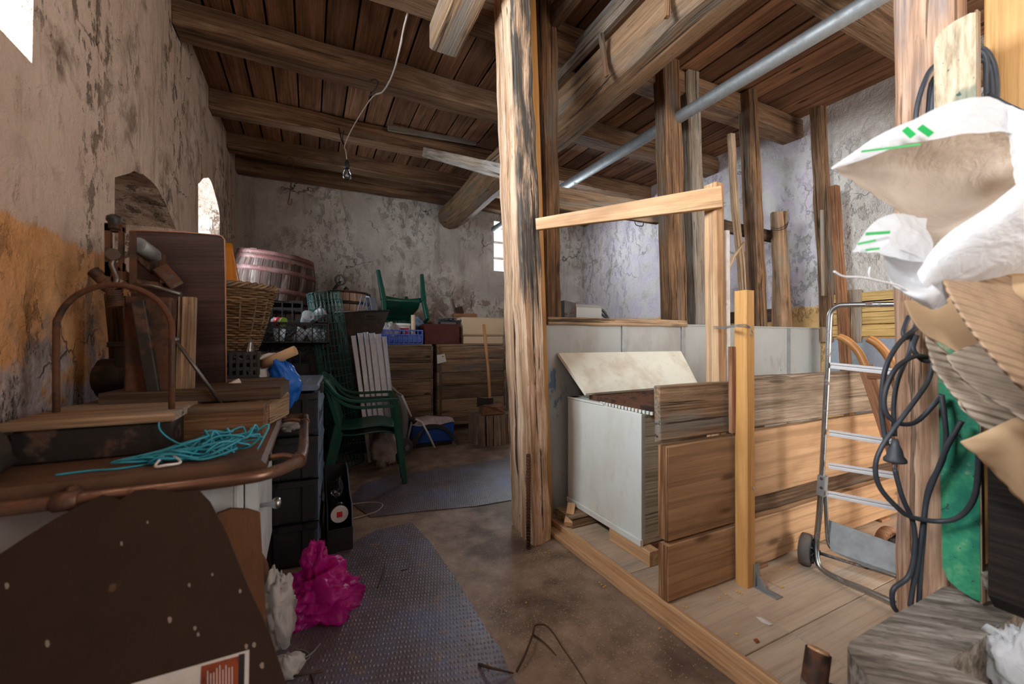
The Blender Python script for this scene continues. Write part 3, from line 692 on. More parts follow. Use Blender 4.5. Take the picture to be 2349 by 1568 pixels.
rail = [(-.74, 1.3, .785), (-.5, 1.3, .785), (-.2, 1.305, .785), (-.1, 1.33, .785), (-.035, 1.42, .785), (-.02, 1.56, .785), (-.02, 1.9, .785), (-.02, 2.2, .785), (-.03, 2.26, .785), (-.12, 2.27, .785)]
MB().tube(rail, .017, 12, sub=4).build('rail', M_COPPER, t)
for p0, p1 in [((-.11, 1.44, .8), (-.03, 1.44, .785)), ((-.11, 2.1, .8), (-.02, 2.1, .785)), ((-.5, 1.34, .8), (-.5, 1.3, .785))]:
    m = MB(); m.tube([p0, V(p0).lerp(V(p1), .5) + V((0, 0, .01)), p1], .01, 8, sub=3); m.tube([V(p1) + V((-.022, 0, .0)), V(p1) + V((.022, 0, 0))] if p0[1] < 1.4 else [V(p1) + V((0, -.018, 0)), V(p1) + V((0, .018, 0))], .022, 10); m.build('rail_bracket', M_COPPER, t)
for (x, y) in [(-.22, 1.48), (-.22, 2.12), (-.7, 1.48), (-.7, 2.12)]:
    m = MB(); m.tube([(x, y, .19), (x + .03, y, .14), (x + .045, y, .09), (x + .03, y, .04), (x + .05, y, .012)], lambda q: .03 - .014 * math.sin(q * 3), 10, sub=4); m.box(x + .01, x + .085, y - .03, y + .03, 0, .02, axis='y'); m.build('leg', M_IRON, t)
# brown ragged board leaning on the range
PN = V((0, -1, .36)); PP = V((-.3, 1.27, .8))
uv = [(-60, 1310), (60, 1230), (130, 1187), (180, 1160), (235, 1134), (275, 1146), (310, 1124), (350, 1120), (400, 1128), (455, 1124), (480, 1150), (520, 1225), (570, 1350), (615, 1445), (660, 1580), (735, 1800), (-60, 2100)]
def onB(u, v): return onP(u, v, PP, PN)
t = thing('fibreboard_sheet', 'dark brown ragged fibreboard leaning on the range with a printed label', 'board', (-.3, 1.05, 0))
bp = []
for u, v in uv:
    p = onB(u, v)
    if p.z < 0: p = p + (onB(400, 1124) - p) * ((0 - p.z) / (onB(400, 1124).z - p.z))
    bp.append(p)
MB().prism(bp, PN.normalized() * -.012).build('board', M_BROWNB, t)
nb = PN.normalized() * .0015
lab = MB().prism([onB(300, 1568) + nb, onB(572, 1489) + nb, onB(570, 1600) + nb, onB(300, 1680) + nb], nb * -.9).build('label', M_PAPER, t)
MB().prism([onB(462, 1527) + nb * 1.6, onB(548, 1503) + nb * 1.6, onB(545, 1610) + nb * 1.6, onB(458, 1640) + nb * 1.6], nb * -.5).build('red_print', M_FLAPRED, lab)
m = MB()
for k in range(9):
    u = 476 + k * 7; v0 = 1545 - k * 2.2 - (8 if k % 3 == 0 else 0) - (12 if k == 4 else 0)
    m.prism([onB(u, v0) + nb * 2, onB(u + 2, v0) + nb * 2, onB(u + 2, 1620) + nb * 2, onB(u, 1620) + nb * 2], nb * -.3)
m.build('text_lines', M_PAPER, lab)
m = MB(); m.prism([onB(548, 1500) + nb * 1.6, onB(562, 1497) + nb * 1.6, onB(560, 1600) + nb * 1.6, onB(546, 1605) + nb * 1.6], nb * -.5); m.build('black_print', M_BLACKP, lab)
m = MB()
for (u, v, r) in [(1200 / 2.76, 1341, 4), (1075 / 2.76, 1421, 6), (1235 / 2.76, 1440, 4), (1255 / 2.76, 1454, 4), (300 / 2.76, 1475, 7), (1520 / 2.76, 1355, 4), (770 / 2.76, 1246, 4), (1345 / 2.76, 1317, 3), (1660 / 2.76, 1525, 6), (1610 / 2.76, 1478, 5), (1560 / 2.76, 1482, 5), (935 / 2.76, 1197, 3), (45 / 2.76, 1343, 6)]:
    c = onB(u, v) + nb * .5; q = onB(u + r, v) - onB(u, v); q2 = onB(u, v + r * 1.3) - onB(u, v)
    m.prism([c + q * math.cos(a) * R.uniform(.6, 1.1) + q2 * math.sin(a) for a in [k * math.pi / 4 for k in range(8)]], nb * .4)
m.build('paint_spot', M_SPOT, t)['kind'] = 'stuff'
pl = V((-.12, 1.375, .7)); n2 = V((0.25, -1, .1))
single(MB().prism([onP(u, v, pl, n2) for u, v in [(500, 1178), (530, 1167), (570, 1168), (597, 1176), (600, 1240), (606, 1330), (612, 1440), (600, 1560), (520, 1700), (480, 1400)]], n2.normalized() * -.02), 'broken_board', M_FIBRE, 'broken reddish fibreboard with frayed top edge tucked behind the dark one', 'board')
# ------------------------------------------------------------------ decimal scale standing on the range
t = thing('platform_scale', 'antique iron platform scale with bow and weighing beam on the range', 'scale', (-.53, 1.7, ST_Z))
MB().box(-.70, -.37, 1.55, 1.86, ST_Z, .915, ch=.006, irr=.003).build('base', M_IRON, t)
MB().box(-.715, -.36, 1.53, 1.88, .917, .94, ch=.004, irr=.003).build('platform', W_ROUGH, t)
lf, rt = onZ(129, 945, .94), onZ(394, 937, .94)
c = (lf + rt) / 2; hw = (rt - lf).length / 2; ax = (rt - lf).normalized(); pts = [lf]
for k in range(13):
    a = math.pi * (1 - k / 12); pts.append(c + ax * (hw * math.cos(a)) + V((0, 0, .245 + .14 * math.sin(a))))
pts.append(rt)
MB().tube(pts, .0085, 10, sub=3).build('bow', M_RUST, t)
MB().box(-.58, -.45, 1.88, 1.98, ST_Z, 1.31, axis='z', ch=.006).build('column', W_REDB if False else M_RUST, t)
MB().beam(onY(318, 690, 1.85), onY(358, 925, 1.85), .035, .03, (0, 1, 0)).build('strut', M_IRON, t)
hd = MB()
Yh = 1.86
def Q(u, v, y=Yh): return onY(u, v, y)
hd.prism([Q(239, 513), Q(252, 513), Q(254, 655), Q(240, 630)], (0, .02, 0)); hd.prism([Q(271, 513), Q(281, 520), Q(281, 622), Q(270, 622)], (0, .02, 0))
hd.prism([Q(239, 510), Q(281, 513), Q(281, 530), Q(239, 528)], (0, .03, 0)); hd.prism([Q(240, 600), Q(281, 602), Q(281, 640), Q(240, 632)], (0, .03, 0))
hd.prism([Q(296, 528), Q(309, 530), Q(309, 672), Q(296, 668)], (0, .02, 0))
hd.beam(Q(262, 620, 1.9), Q(302, 640, 1.9), .05, .03)
fr = hd.build('beam_frame', M_RUST, t)
m = MB(); m.lathe(Q(262, 512), [(.016, -.02), (.016, 0), (.022, .01), (.02, .022), (.008, .03)], 12); m.build('finial', M_IRON, fr)
m = MB(); m.tube([Q(262, 575), Q(262, 592), Q(256, 605), Q(262, 622), Q(268, 640), Q(262, 655)], .009, 8, sub=4); m.lathe(Q(262, 584, 1.855), [(.02, 0), (.02, .012)], 12, axis=(0, -1, 0)); m.build('hook', M_STEEL, fr)
m = MB(); m.beam(Q(300, 575, 1.9), onY(352, 620, 2.06), .012, .035); m.beam(Q(300, 645, 1.9), onY(372, 655, 2.05), .02, .02); m.build('weighing_beam', M_RUST, t)
a, b = onY(316, 560, 1.9), onY(352, 585, 1.99); m = MB(); m.tube([a, b], .026, 14); m.tube([b, b + (b - a) * .35], .024, 14, r1=.01); m.build('poise', M_GALV, t)
m = MB(); q = onY(365, 612, 2.02); m.beam(q, q + V((.05, .02, -.07)), .035, .05); m.beam(onY(372, 586, 2.03), onY(376, 650, 2.03), .02, .03, (0, 1, 0)); m.build('end_bracket', M_RUST, t)
m = MB()
for (u0, v0, u1, v1, r, n_) in [(214, 622, 246, 650, .016, 9), (262, 668, 268, 705, .02, 8), (240, 650, 268, 668, .02, 6)]:
    a, b = Q(u0, v0, 1.87), Q(u1, v1, 1.87); d = (b - a); s1 = d.cross(V((0, 1, 0))).normalized(); s2 = d.normalized().cross(s1)
    m.tube([a + d * (i / (n_ * 8)) + s1 * (r * math.cos(i * math.pi / 4)) + s2 * (r * math.sin(i * math.pi / 4)) for i in range(n_ * 8 + 1)], .0045, 5)
m.build('spring', M_RUST, t)
MB().tube([Q(300, 655, 1.84), Q(345, 655, 1.8), Q(415, 675, 1.78)], .008, 8).build('lever', M_STEEL, t)
m = MB()
for k in range(24):
    p = onY(398, 765 + k * 7, 1.7) ; dx = .0045
    sd = (V((1, 0, 0)) if k % 2 else V((0, 1, 0))) * dx
    m.tube([p + V((0, 0, .006)), p + sd, p - V((0, 0, .006)), p - sd], .0016, 4, closed=True)
m.build('chain', M_RUST, t)
# long thin iron rod resting in the tools
m = MB(); a, b = onY(394, 768, 1.75), onY(512, 932, 1.80); m.tube([a, b], .006, 8); m.ball(a.lerp(b, .06), .011)
single(m, 'iron_rod', M_STEEL, 'thin straight iron rod slanting from the scale down to the squared timber', 'rod')
# dark veneered panel
t = thing('veneer_board', 'dark veneered wooden panel with rounded corner standing behind the scale', 'panel', (-.45, 2.05, .96))
YP = 2.1
pc = [(300, 528), (420, 532), (500, 539), (509, 542), (515, 549), (517, 640), (519, 888), (300, 872)]
MB().prism([onY(u, v, YP) for u, v in pc], (0, .02, 0)).build('board', W_PANEL, t)
m = MB(); es = [onY(u, v, YP - .003) for u, v in pc[:7]]
m.tube(es, .0025, 6, False); m.build('edge_band', W_REDB, t)
timber('pale_wedge_board', onY(424, 930, 1.9), onY(431, 682, 1.97), .055, .02, W_ROUGH, 'pale tapered board standing between scale and dark panel', 'board', up=(0, 1, 0), irr=.002)
# timbers lying on the range
timber('squared_timber', (-.49, 1.75, .877), (-.14, 1.72, .877), .1, .11, W_POST, 'squared old timber lying on the range in front of the plank', 'timber', irr=.004, ch=.004)
timber('timber_block', (-.2, 1.84, .877), (-.13, 2.1, .877), .1, .11, W_ROUGH, 'short timber block under the plank, its pale end facing the aisle', 'timber', irr=.004)
timber('end_plank', (-.62, 2.0, .956), (-.09, 1.97, .956), .33, .045, W_DARK, 'thick dark plank lying across the timbers on the range', 'plank', irr=.004)
# wall end dark bits
t = thing('electric_motor', 'black small electric motor on a board by the left wall', 'motor', (-.66, 2.05, .87))
m = MB(); m.tube([(-.72, 2.12, 1.01), (-.6, 2.12, 1.01)], .075, 16); m.build('housing', M_IRON, t)
m = MB(); m.box(-.665, -.56, 2.06, 2.16, .93, 1.13, axis='z', ch=.01); m.box(-.69, -.6, 2.08, 2.15, 1.13, 1.15); m.build('terminal_box', M_IRON, t)
m = MB(); m.tube([(-.735, 2.12, 1.01), (-.72, 2.12, 1.01)], .05, 14); m.build('end_cap', M_RUST, t)
single(MB().box(-.74, -.52, 1.99, 2.25, .9, .925, irr=.003), 'motor_board', W_ROUGH, 'short board under the black motor on the range', 'board')
single(MB().box(-.7, -.55, 2.05, 2.2, ST_Z, .898, irr=.003), 'support_block', W_DARK, 'dark block under the motor board', 'block')
timber('narrow_slat', (-.7, 2.27, ST_Z), (-.72, 2.25, 1.34), .06, .03, W_DARK, 'dark narrow slat standing by the left wall behind the motor', 'slat', up=(0, 1, 0))
single(MB().crumple((-.735, 1.47, .86), (.05, .09, .07), 3, zmin=ST_Z, n=28), 'dark_sack', M_SACK, 'dark dirty sack slumped on the range by the wall, left edge', 'sack')
# turquoise twine
m = MB(); rr_ = random.Random(5)
for k in range(15):
    cx, cy_ = -.27 + rr_.uniform(-.08, .08), 1.46 + rr_.uniform(-.03, .03); pts = []
    a = rr_.uniform(0, 6)
    for i in range(12):
        a += rr_.uniform(.3, 1.1); ex = .145 * rr_.uniform(.4, 1)
        pts.append((cx + ex * math.cos(a), cy_ + .07 * rr_.uniform(.3, 1) * math.sin(a), ST_Z + .006 + rr_.uniform(0, .075) * (.55 + .45 * math.cos(a))))
    m.tube(pts, .003, 5, sub=5)
m.tube([(-.36, 1.43, ST_Z + .004), (-.44, 1.40, ST_Z + .004), (-.5, 1.41, ST_Z + .004), (-.56, 1.40, ST_Z + .004)], .0028, 5, sub=5)
m.tube([(-.3, 1.44, .85), (-.36, 1.5, .87), (-.39, 1.52, .9), (-.395, 1.55, .93)], .0026, 5, sub=5)
tw = thing('twine_tangle', 'tangle of turquoise baler twine on the corner of the range', 'twine', (-.27, 1.46, ST_Z))
m.build('strand', M_TWINE, tw)
m = MB(); m.tube([(-.36, 1.37, .828), (-.335, 1.36, .83), (-.31, 1.38, .828), (-.33, 1.41, .84), (-.35, 1.42, .845)], .0035, 6, sub=5, closed=True); m.build('white_loop', M_WHITEP, tw)
# ------------------------------------------------------------------ things on the plank end
t = thing('cardboard_drum', 'brown cardboard drum lying on its side with a pale rim', 'drum', onD(590, 868, 2.05))
a, b = onD(585, 842, 2.1), onD(622, 842, 1.98)
ax = (b - a).normalized(); m = MB(); m.tube([a - ax * .03, b], .066, 22); m.build('shell', M_CARD, t)
MB().tube([b, b + ax * .012], .07, 22).build('rim', M_PAPER, t)
single(MB().lathe(onD(602, 835, 1.93) , [(.023, 0), (.023, .16), (.019, .16), (.019, .02), (.001, .02)], 14, axis=(onD(692, 808, 1.95) - onD(612, 842, 1.93))), 'cardboard_tube', M_CARD, 'grey-brown cardboard tube poking out above the blue bag', 'tube')
m = MB(); c = onD(662, 880, 1.98); m.crumple(c, (.055, .055, .125), 11, .35, .3, 44)
for k in range(len(m.v)):
    p = m.v[k]; h_ = (p.z - c.z) / .13
    m.v[k] = V((p.x - .03 * h_ * h_ - (.03 * h_ if h_ > 0 else 0), p.y, p.z))
single(m, 'plastic_bag', M_BLUEF, 'shiny blue plastic bag hanging over the end of the timbers', 'bag')
single(MB().crumple(onD(670, 972, 1.99), (.05, .05, .03), 4, .4, .5, 30), 'paper_scrap', M_PAPER, 'small white scrap on the range rail under the blue bag', 'paper')
single(MB().beam(onD(545, 879, 1.78), onD(604, 876, 1.86), .04, .008, irr=.003, step=.03), 'ochre_packet', M_ORANGEB, 'flat ochre packet lying on the plank end', 'packet')
single(MB().tube([onD(528, 884, 1.72), onD(552, 874, 1.74)], .014, 12), 'paper_roll', M_PAPER, 'small grubby paper roll on the plank beside the panel', 'roll')
m = MB(); m.tube([onD(535, 818, 1.86), onD(558, 826, 1.88), onD(568, 848, 1.9), onD(580, 866, 1.9), onD(592, 873, 1.88)], .0035, 6, sub=5)
single(m, 'stiff_cord', M_CORDW, 'stiff brown cord bending over the small grid crate', 'cord')
# ------------------------------------------------------------------ plastic crates
def crate(parent, x0, x1, y0, y1, z0, z1, mat, nb=6, grid='slot', th=.012, slab=True):
    """open crate with pierced sides; local or world coordinates"""
    zs = z1 - z0
    m = MB(); m.box(x0, x1, y0, y1, z0, z0 + th); m.build('floor_panel', mat, parent)
    def side(p, q):
        p, q = V(p), V(q); L = (q - p).length; d = (q - p) / L; m = MB()
        if grid == 'diamond':
            m.beam(p + V((0, 0, zs - .012)), q + V((0, 0, zs - .012)), th, .022); m.beam(p + V((0, 0, .012)), q + V((0, 0, .012)), th, .024)
            n = 11; st = L / n
            for k in range(-3, n):
                for sg in (0, 1):
                    xa, xb = k * st, (k + 3) * st; za, zb = .02, zs - .02
                    if xa < 0: za += (0 - xa) / (xb - xa) * (zb - za); xa = 0
                    if xb > L: zb -= (xb - L) / (3 * st) * (zs - .04); xb = L
                    if sg: za, zb = zs - za, zs - zb
                    if abs(xb - xa) > .01: m.beam(p + d * xa + V((0, 0, za)), p + d * xb + V((0, 0, zb)), .005, .005)
            for k in range(0, 5): m.beam(p + d * (L * k / 4) + V((0, 0, .01)), p + d * (L * k / 4) + V((0, 0, zs - .01)), th, .012, d)
        else:
            hs = (.02, .35, .66, .98) if grid == 'grid' else (.05, .3, .72, .96)
            for h_ in hs: m.beam(p + V((0, 0, zs * h_)), q + V((0, 0, zs * h_)), th * .7, .016 if grid == 'grid' else .03)
            for k in range(nb + 1): m.beam(p + d * (L * k / nb) + V((0, 0, .01)), p + d * (L * k / nb) + V((0, 0, zs)), .014, th, d)
            if slab and grid == 'slot': m.beam(p + V((0, 0, zs * .18)) + V((0, 0, 0)), q + V((0, 0, zs * .18)), th * .4, zs * .24)
        m.build('side_panel', mat, parent)
    e = th / 2
    side((x0, y0 + e, z0), (x1, y0 + e, z0)); side((x0, y1 - e, z0), (x1, y1 - e, z0))
    side((x0 + e, y0 + th, z0), (x0 + e, y1 - th, z0)); side((x1 - e, y0 + th, z0), (x1 - e, y1 - th, z0))
# stacked tall storage crates at the aisle
SC_L = ['lowest black storage crate of the aisle stack', 'second black storage crate from the floor in the aisle stack', 'third black storage crate from the floor in the aisle stack', 'topmost black storage crate of the aisle stack, under the slate-blue lid']
CO = (-.2, 2.72)
for k in range(4):
    z = .005 + k * .222
    t = thing('storage_crate', SC_L[k], 'crate', (*CO, z), 'black storage crates stacked in the aisle', (0, 0, -.06))
    m = MB(); hx, hy, hz = .26, .34, .215
    m.box(-hx, hx, -hy, hy, 0, .012)
    m.box(-hx, hx, -hy, -hy + .012, 0, hz); m.box(-hx, hx, hy - .012, hy, 0, hz); m.box(-hx, -hx + .012, -hy + .012, hy - .012, 0, hz, axis='y'); m.box(hx - .03, hx - .018, -hy + .012, hy - .012, 0, hz, axis='y')
    for x in (-.2, -.07, .07, .2): m.box(x - .012, x + .012, -hy - .014, -hy, .01, hz, axis='z')
    m.box(-hx, hx, -hy - .014, -hy, hz - .03, hz)
    m.build('box_shell', M_BLACK, t)
    m = MB()
    m.beam((hx - .008, -hy + .02, .155), (hx - .008, hy - .02, .155), .012, .085, (-.35, 0, 1)); m.build('side_flap', M_FLAP, t)
    m = MB(); m.box(hx - .02, hx + .004, -hy, hy, 0, .03, axis='y'); m.box(hx - .02, hx + .004, -hy, hy, hz - .014, hz, axis='y')
    for y in (-hy + .012, hy - .012): m.box(hx - .02, hx + .004, y - .012, y + .012, 0, hz, axis='z')
    m.build('side_rim', M_FLAP, t)
t = thing('crate_lid', 'slate-blue plastic lid on top of the aisle crates', 'lid', (*CO, .9), None, (0, 0, -.06))
m = MB(); m.box(-.265, .265, -.345, .34, .0, .03, axis='y', ch=.01); m.box(-.2, .2, -.25, .25, .03, .036, axis='y'); m.build('lid_panel', M_FLAP, t)
MB().box(.255, .28, -.2, -.1, -.03, .022, axis='y').build('clasp', M_BLACK, t)
# bin with bottles
t = thing('open_bin', 'black open plastic bin on the floor beside the aisle crates', 'bin', (.15, 2.62, 0))
m = MB(); sideY = [(2.44, 0), (2.9, 0), (2.9, .36), (2.78, .36), (2.6, .25), (2.47, .25), (2.44, .13)]
for x in (.085, .21): m.prism([(x, y, z) for y, z in sideY], (.006, 0, 0))
m.box(.09, .21, 2.44, 2.9, 0, .008, axis='y'); m.box(.09, .21, 2.894, 2.9, 0, .36); m.box(.09, .21, 2.437, 2.443, 0, .13)
m.build('shell', M_BLACK, t)
m = MB(); m.tube([(.213, y, z) for y, z in sideY[2:]], .004, 6, False); m.build('edge', M_FLAP, t)
m = MB()
t = thing('jar', 'jar with a white lid and red square lying in the black bin', 'jar', (.14, 2.5, .16)); 
m.tube([(.14, 2.66, .2), (.15, 2.5, .19)], .04, 16); m.build('body', M_BOTTLE, t)
MB().tube([(.15, 2.5, .19), (.1505, 2.485, .189)], .046, 18).build('white_lid', M_WHITEP, t)
MB().beam((.1505, 2.484, .205), (.1504, 2.484, .175), .03, .002, (0, -1, 0)).build('red_square', M_RED, t)
single(MB().lathe((.14, 2.62, .25), [(.001, 0), (.03, .01), (.034, .05), (.03, .09), (.01, .12), (.01, .14)], 14, axis=(.1, -.4, .9)), 'bottle', M_BOTTLE, 'clear bottle standing in the black bin behind the white-lidded jar', 'bottle')
m = MB(); m.tube([(.24, 2.85, .006), (.4, 2.9, .006), (.46, 3.02, .006), (.36, 3.1, .006), (.2, 3.05, .02), (.24, 2.95, .006)], .004, 6, sub=5)
single(m, 'loose_cord', M_CORDW, 'thin ochre cord looping on the floor beside the black bin', 'cord')
# ------------------------------------------------------------------ stacks of black crates at the back left
ORD = ['lowest', 'second', 'third', 'fourth', 'topmost']
def stack(x0, x1, y0, y1, n, h, where, grid='slot', group=None):
    for k in range(n):
        o = ORD[k] if k < n - 1 else 'topmost'
        t = thing('plastic_crate', f'{o} black pierced crate of the stack {where}' if o in ('lowest', 'topmost') else f'{o} black pierced crate from the floor in the stack {where}', 'crate', ((x0 + x1) / 2, (y0 + y1) / 2, k * h), group or 'stacked black crates at the back left')
        dx = R.uniform(-.01, .01)
        crate(t, x0 + dx, x1 + dx, y0, y1, k * h + .002, k * h + h - .002, M_BLACK, 7, grid)
stack(-.76, -.2, 3.14, 3.62, 3, .36, 'under the wicker basket')
stack(-.42, .18, 4.32, 4.76, 4, .282, 'behind the green wire roll')
stack(-.72, -.06, 4.96, 5.62, 5, .318, 'carrying the big tub')
stack(.3, .72, 4.5, 4.9, 3, .38, 'behind the metal profiles', 'grid')
# flat crate with cups
t = thing('fruit_crate', 'flat black fruit crate with diamond lattice holding plastic cups', 'crate', (-.12, 4.3, 1.13))
X0, X1, Y0, Y1, Z0 = -.36, .15, 4.02, 4.40, 1.132
crate(t, X0, X1, Y0, Y1, Z0, Z0 + .19, M_BLACK, 6, 'diamond')
for y in (Y0 + .006,):
    m = MB(); m.beam((X0, y, Z0 + .19), (X0 + .08, y, Z0 + .23), .012, .02); m.beam((X0, y, Z0 + .18), (X0, y, Z0 + .24), .012, .02, (1, 0, 0)); m.build('corner_handle', M_BLACK, t); m = MB(); m.beam((X1, y, Z0 + .19), (X1 - .12, y, Z0 + .19), .012, .02); m.beam((X1 - .02, y, Z0 + .26), (X1 - .1, y, Z0 + .19), .012, .02); m.beam((X1, y, Z0 + .18), (X1, y, Z0 + .27), .012, .02, (1, 0, 0)); m.build('corner_handle', M_BLACK, t)
CP = [(-.04, 4.16, Z0 + .2, (.25, -.8, .45), 'frosted plastic cup lying with its mouth to the front on the lattice crate'), (.03, 4.2, Z0 + .24, (.75, -.3, .55), 'upper frosted plastic cup tilted to the right on the lattice crate'),
      (-.24, 4.2, Z0 + .02, (0, .1, 1), 'cup standing at the left inside the lattice crate'), (-.1, 4.12, Z0 + .03, (.5, .1, 1), 'cup leaning at the middle inside the lattice crate'), (.04, 4.12, Z0 + .03, (-.3, .2, 1), 'cup leaning near the right end inside the lattice crate'), (.09, 4.3, Z0 + .02, (.1, -.2, 1), 'rearmost cup at the right inside the lattice crate')]
for (x, y, z, ax, lb) in CP:
    single(MB().lathe((x, y, z), [(.036, 0), (.042, .05), (.05, .11), (.053, .112), (.047, .105), (.036, .01), (.001, .006)], 18, axis=ax), 'plastic_cup', M_CUP, lb, 'cup', 'plastic cups in the lattice crate')
t = thing('yoghurt_pot', 'printed pot with a green-rimmed lid lying on the lattice crate', 'pot', (-.25, 4.28, Z0 + .19))
a = V((-.28, 4.14, Z0 + .2)); ax = V((.75, -.65, -.12)).normalized()
MB().lathe(a, [(.034, 0), (.04, .1)], 18, axis=ax).build('pot_wall', M_CUP, t)
MB().lathe(a + ax * .03, [(.0375, 0), (.04, .045)], 18, axis=ax).build('printed_band', M_RED, t)
MB().lathe(a + ax * .1, [(.043, 0), (.043, .008)], 18, axis=ax).build('lid', plastic('lime', (.3, .5, .05)), t)
# big tub
def barrel(t, base, axis, prof, n, mw, hoops, mh):
    a = V(axis).normalized(); x = (V((1, 0, 0)) - a * a.x).normalized(); y = a.cross(x); base = V(base); m = MB()
    def pt(r, th, h): return base + a * h + x * (math.cos(th) * r) + y * (math.sin(th) * r)
    hh = [prof[0][1] + (prof[-1][1] - prof[0][1]) * i / 8 for i in range(9)]
    def rad(h):
        for (r0, h0), (r1, h1) in zip(prof, prof[1:]):
            if h0 <= h <= h1 + 1e-6: return r0 + (r1 - r0) * (h - h0) / (h1 - h0)
        return prof[-1][0]
    for k in range(n):
        t0, t1 = 2 * math.pi * (k + .03) / n, 2 * math.pi * (k + .97) / n; vs = []; lc = []; e = R.uniform(-.006, .006)
        for i, h in enumerate(hh):
            h2 = h + (e if i == 8 else 0)
            for (rr_, th) in ((rad(h), t0), (rad(h), (t0 + t1) / 2), (rad(h), t1), (rad(h) - .025, t1), (rad(h) - .025, t0)):
                vs.append(pt(rr_, th, h2)); lc.append((h, th * .35, rr_ * .1))
        fs = [[i * 5 + q, i * 5 + (q + 1) % 5, i * 5 + 5 + (q + 1) % 5, i * 5 + 5 + q] for i in range(8) for q in range(5)] + [[0, 1, 2, 3, 4], [44, 43, 42, 41, 40]]
        m.add(vs, fs, lc)
    m.build('staves', mw, t)
    for h, wd in hoops:
        m = MB(); m.lathe(base, [(rad(h) - .002, h - wd / 2), (rad(h) + .005, h - wd / 2), (rad(h + wd / 2) + .005, h + wd / 2), (rad(h) - .002, h + wd / 2)], 40, axis=a); m.build('hoop', mh, t)
    m = MB(); m.lathe(base, [(.001, prof[-1][1] - .05), (prof[-1][0] - .02, prof[-1][1] - .05)], 30, axis=a); m.build('head', mw, t)
t = thing('wooden_tub', 'big dark wooden tub with reddish iron hoops on top of the crates', 'tub', (-.37, 5.3, 1.6))
barrel(t, (-.38, 5.3, 1.6), (.11, -.02, 1), [(.385, 0), (.42, .2), (.41, .32), (.37, .5)], 28, W_BARREL, [(.1, .05), (.3, .05), (.42, .05), (.475, .04)], M_HOOP)
single(MB().box(.16, .7, 5.3, 5.88, 0, 1.42, axis='z', irr=.004), 'packing_case', W_DARK, 'dark packing case by the back wall under the small pale barrel', 'case')
t = thing('small_barrel', 'small pale barrel with iron hoops by the back wall beside the big tub', 'barrel', (.45, 5.6, 1.425))
barrel(t, (.43, 5.6, 1.43), (.03, 0, 1), [(.23, 0), (.26, .17), (.24, .35)], 20, W_BARREL2, [(.06, .03), (.2, .04), (.33, .025)], M_IRON)
# folded crate panels leaning by the barrel
t = thing('folded_crate', 'black folded crate panels leaning beside the small barrel', 'crate', (.58, 5.05, 1.5))
m = MB()
for k, (u0, u1) in enumerate([(826, 838), (836, 848)]):
    a, b = onY(u0 - 6, 716, 4.82 + .03 * k), onY(u0 + 4, 680, 4.82 + .03 * k); q = onY(u1, 681, 4.82); q2 = onY(u1 + 6, 716, 4.82)
    for p, r_ in ((a, b), (b, q), (q, q2)): m.beam(p, r_, .014, .012)
    for i in range(4): m.beam(a.lerp(b, i / 4), q2.lerp(q, i / 4), .008, .006)
m.prism([onY(848, 716, 4.83), onY(845, 682, 4.83), onY(860, 683, 4.83), onY(869, 716, 4.83)], (0, .015, 0))
m.build('panel', M_FLAP, t)
# pram wheel
t = thing('pram_wheel', 'grey caster wheel on a strut sticking up before the back wall', 'wheel', onD(770, 668, 5.4))
c = onD(781, 642, 5.42); vw = (CAM - c); ax = V((.25, -1, .0)).normalized()
m = MB(); s1 = ax.cross(V((0, 0, 1))).normalized(); s2 = ax.cross(s1)
m.tube([c + s1 * (.062 * math.cos(k * math.pi / 12)) + s2 * (.062 * math.sin(k * math.pi / 12)) for k in range(24)], .013, 8, closed=True); m.build('tyre', M_TYRE, t)
m = MB(); m.tube([c - ax * .02, c + ax * .02], .017, 12)
for k in range(3): a = k * 2.094 + .5; m.beam(c, c + s1 * (.055 * math.cos(a)) + s2 * (.055 * math.sin(a)), .022, .012)
m.build('spokes', M_GALV, t)
m = MB(); m.tube([c, onD(768, 662, 5.42), onD(752, 690, 5.42)], .022, 8); m.ball(onD(772, 656, 5.4), .016); m.build('strut', M_IRON, t)
m = MB(); m.tube([onD(790, 668, 5.5), onD(797, 660, 5.5)], .03, 12); m.build('second_wheel', M_BLACK, t)
# green wire mesh roll
t = thing('wire_mesh_roll', 'roll of green wire mesh leaning in front of the black crates', 'wire roll', (.3, 4.1, 0))
top, bot = V((.12, 4.18, 1.6)), V((.33, 4.17, .0)); ax = (top - bot).normalized(); L = (top - bot).length
x = V((1, 0, 0)); x = (x - ax * ax.x).normalized(); y = ax.cross(x)
m = MB(); n = 30
def rl(th, h): return .135 + .012 * math.sin(th * 2 + 1) - (.012 if th > math.pi * 2 else 0)
for k in range(46):
    th = k * 4 * math.pi / 46
    m.tube([bot + ax * (L * i / 8) + x * (rl(th, 0) * math.cos(th)) + y * (rl(th, 0) * math.sin(th)) + V((noise.noise(V((k, i, 0))), noise.noise(V((k, i, 5))), 0)) * .006 for i in range(9)], .0022, 4)
m.build('upright_wire', M_WIREG, t)['kind'] = 'stuff'
m = MB()
for k in range(24):
    h = L * k / 23
    m.tube([bot + ax * h + x * (rl(th, 0) * math.cos(th)) + y * (rl(th, 0) * math.sin(th)) for th in [i * 4 * math.pi / 40 for i in range(41)]], .0026, 4)
m.build('ring_wire', M_WIREG, t)['kind'] = 'stuff'
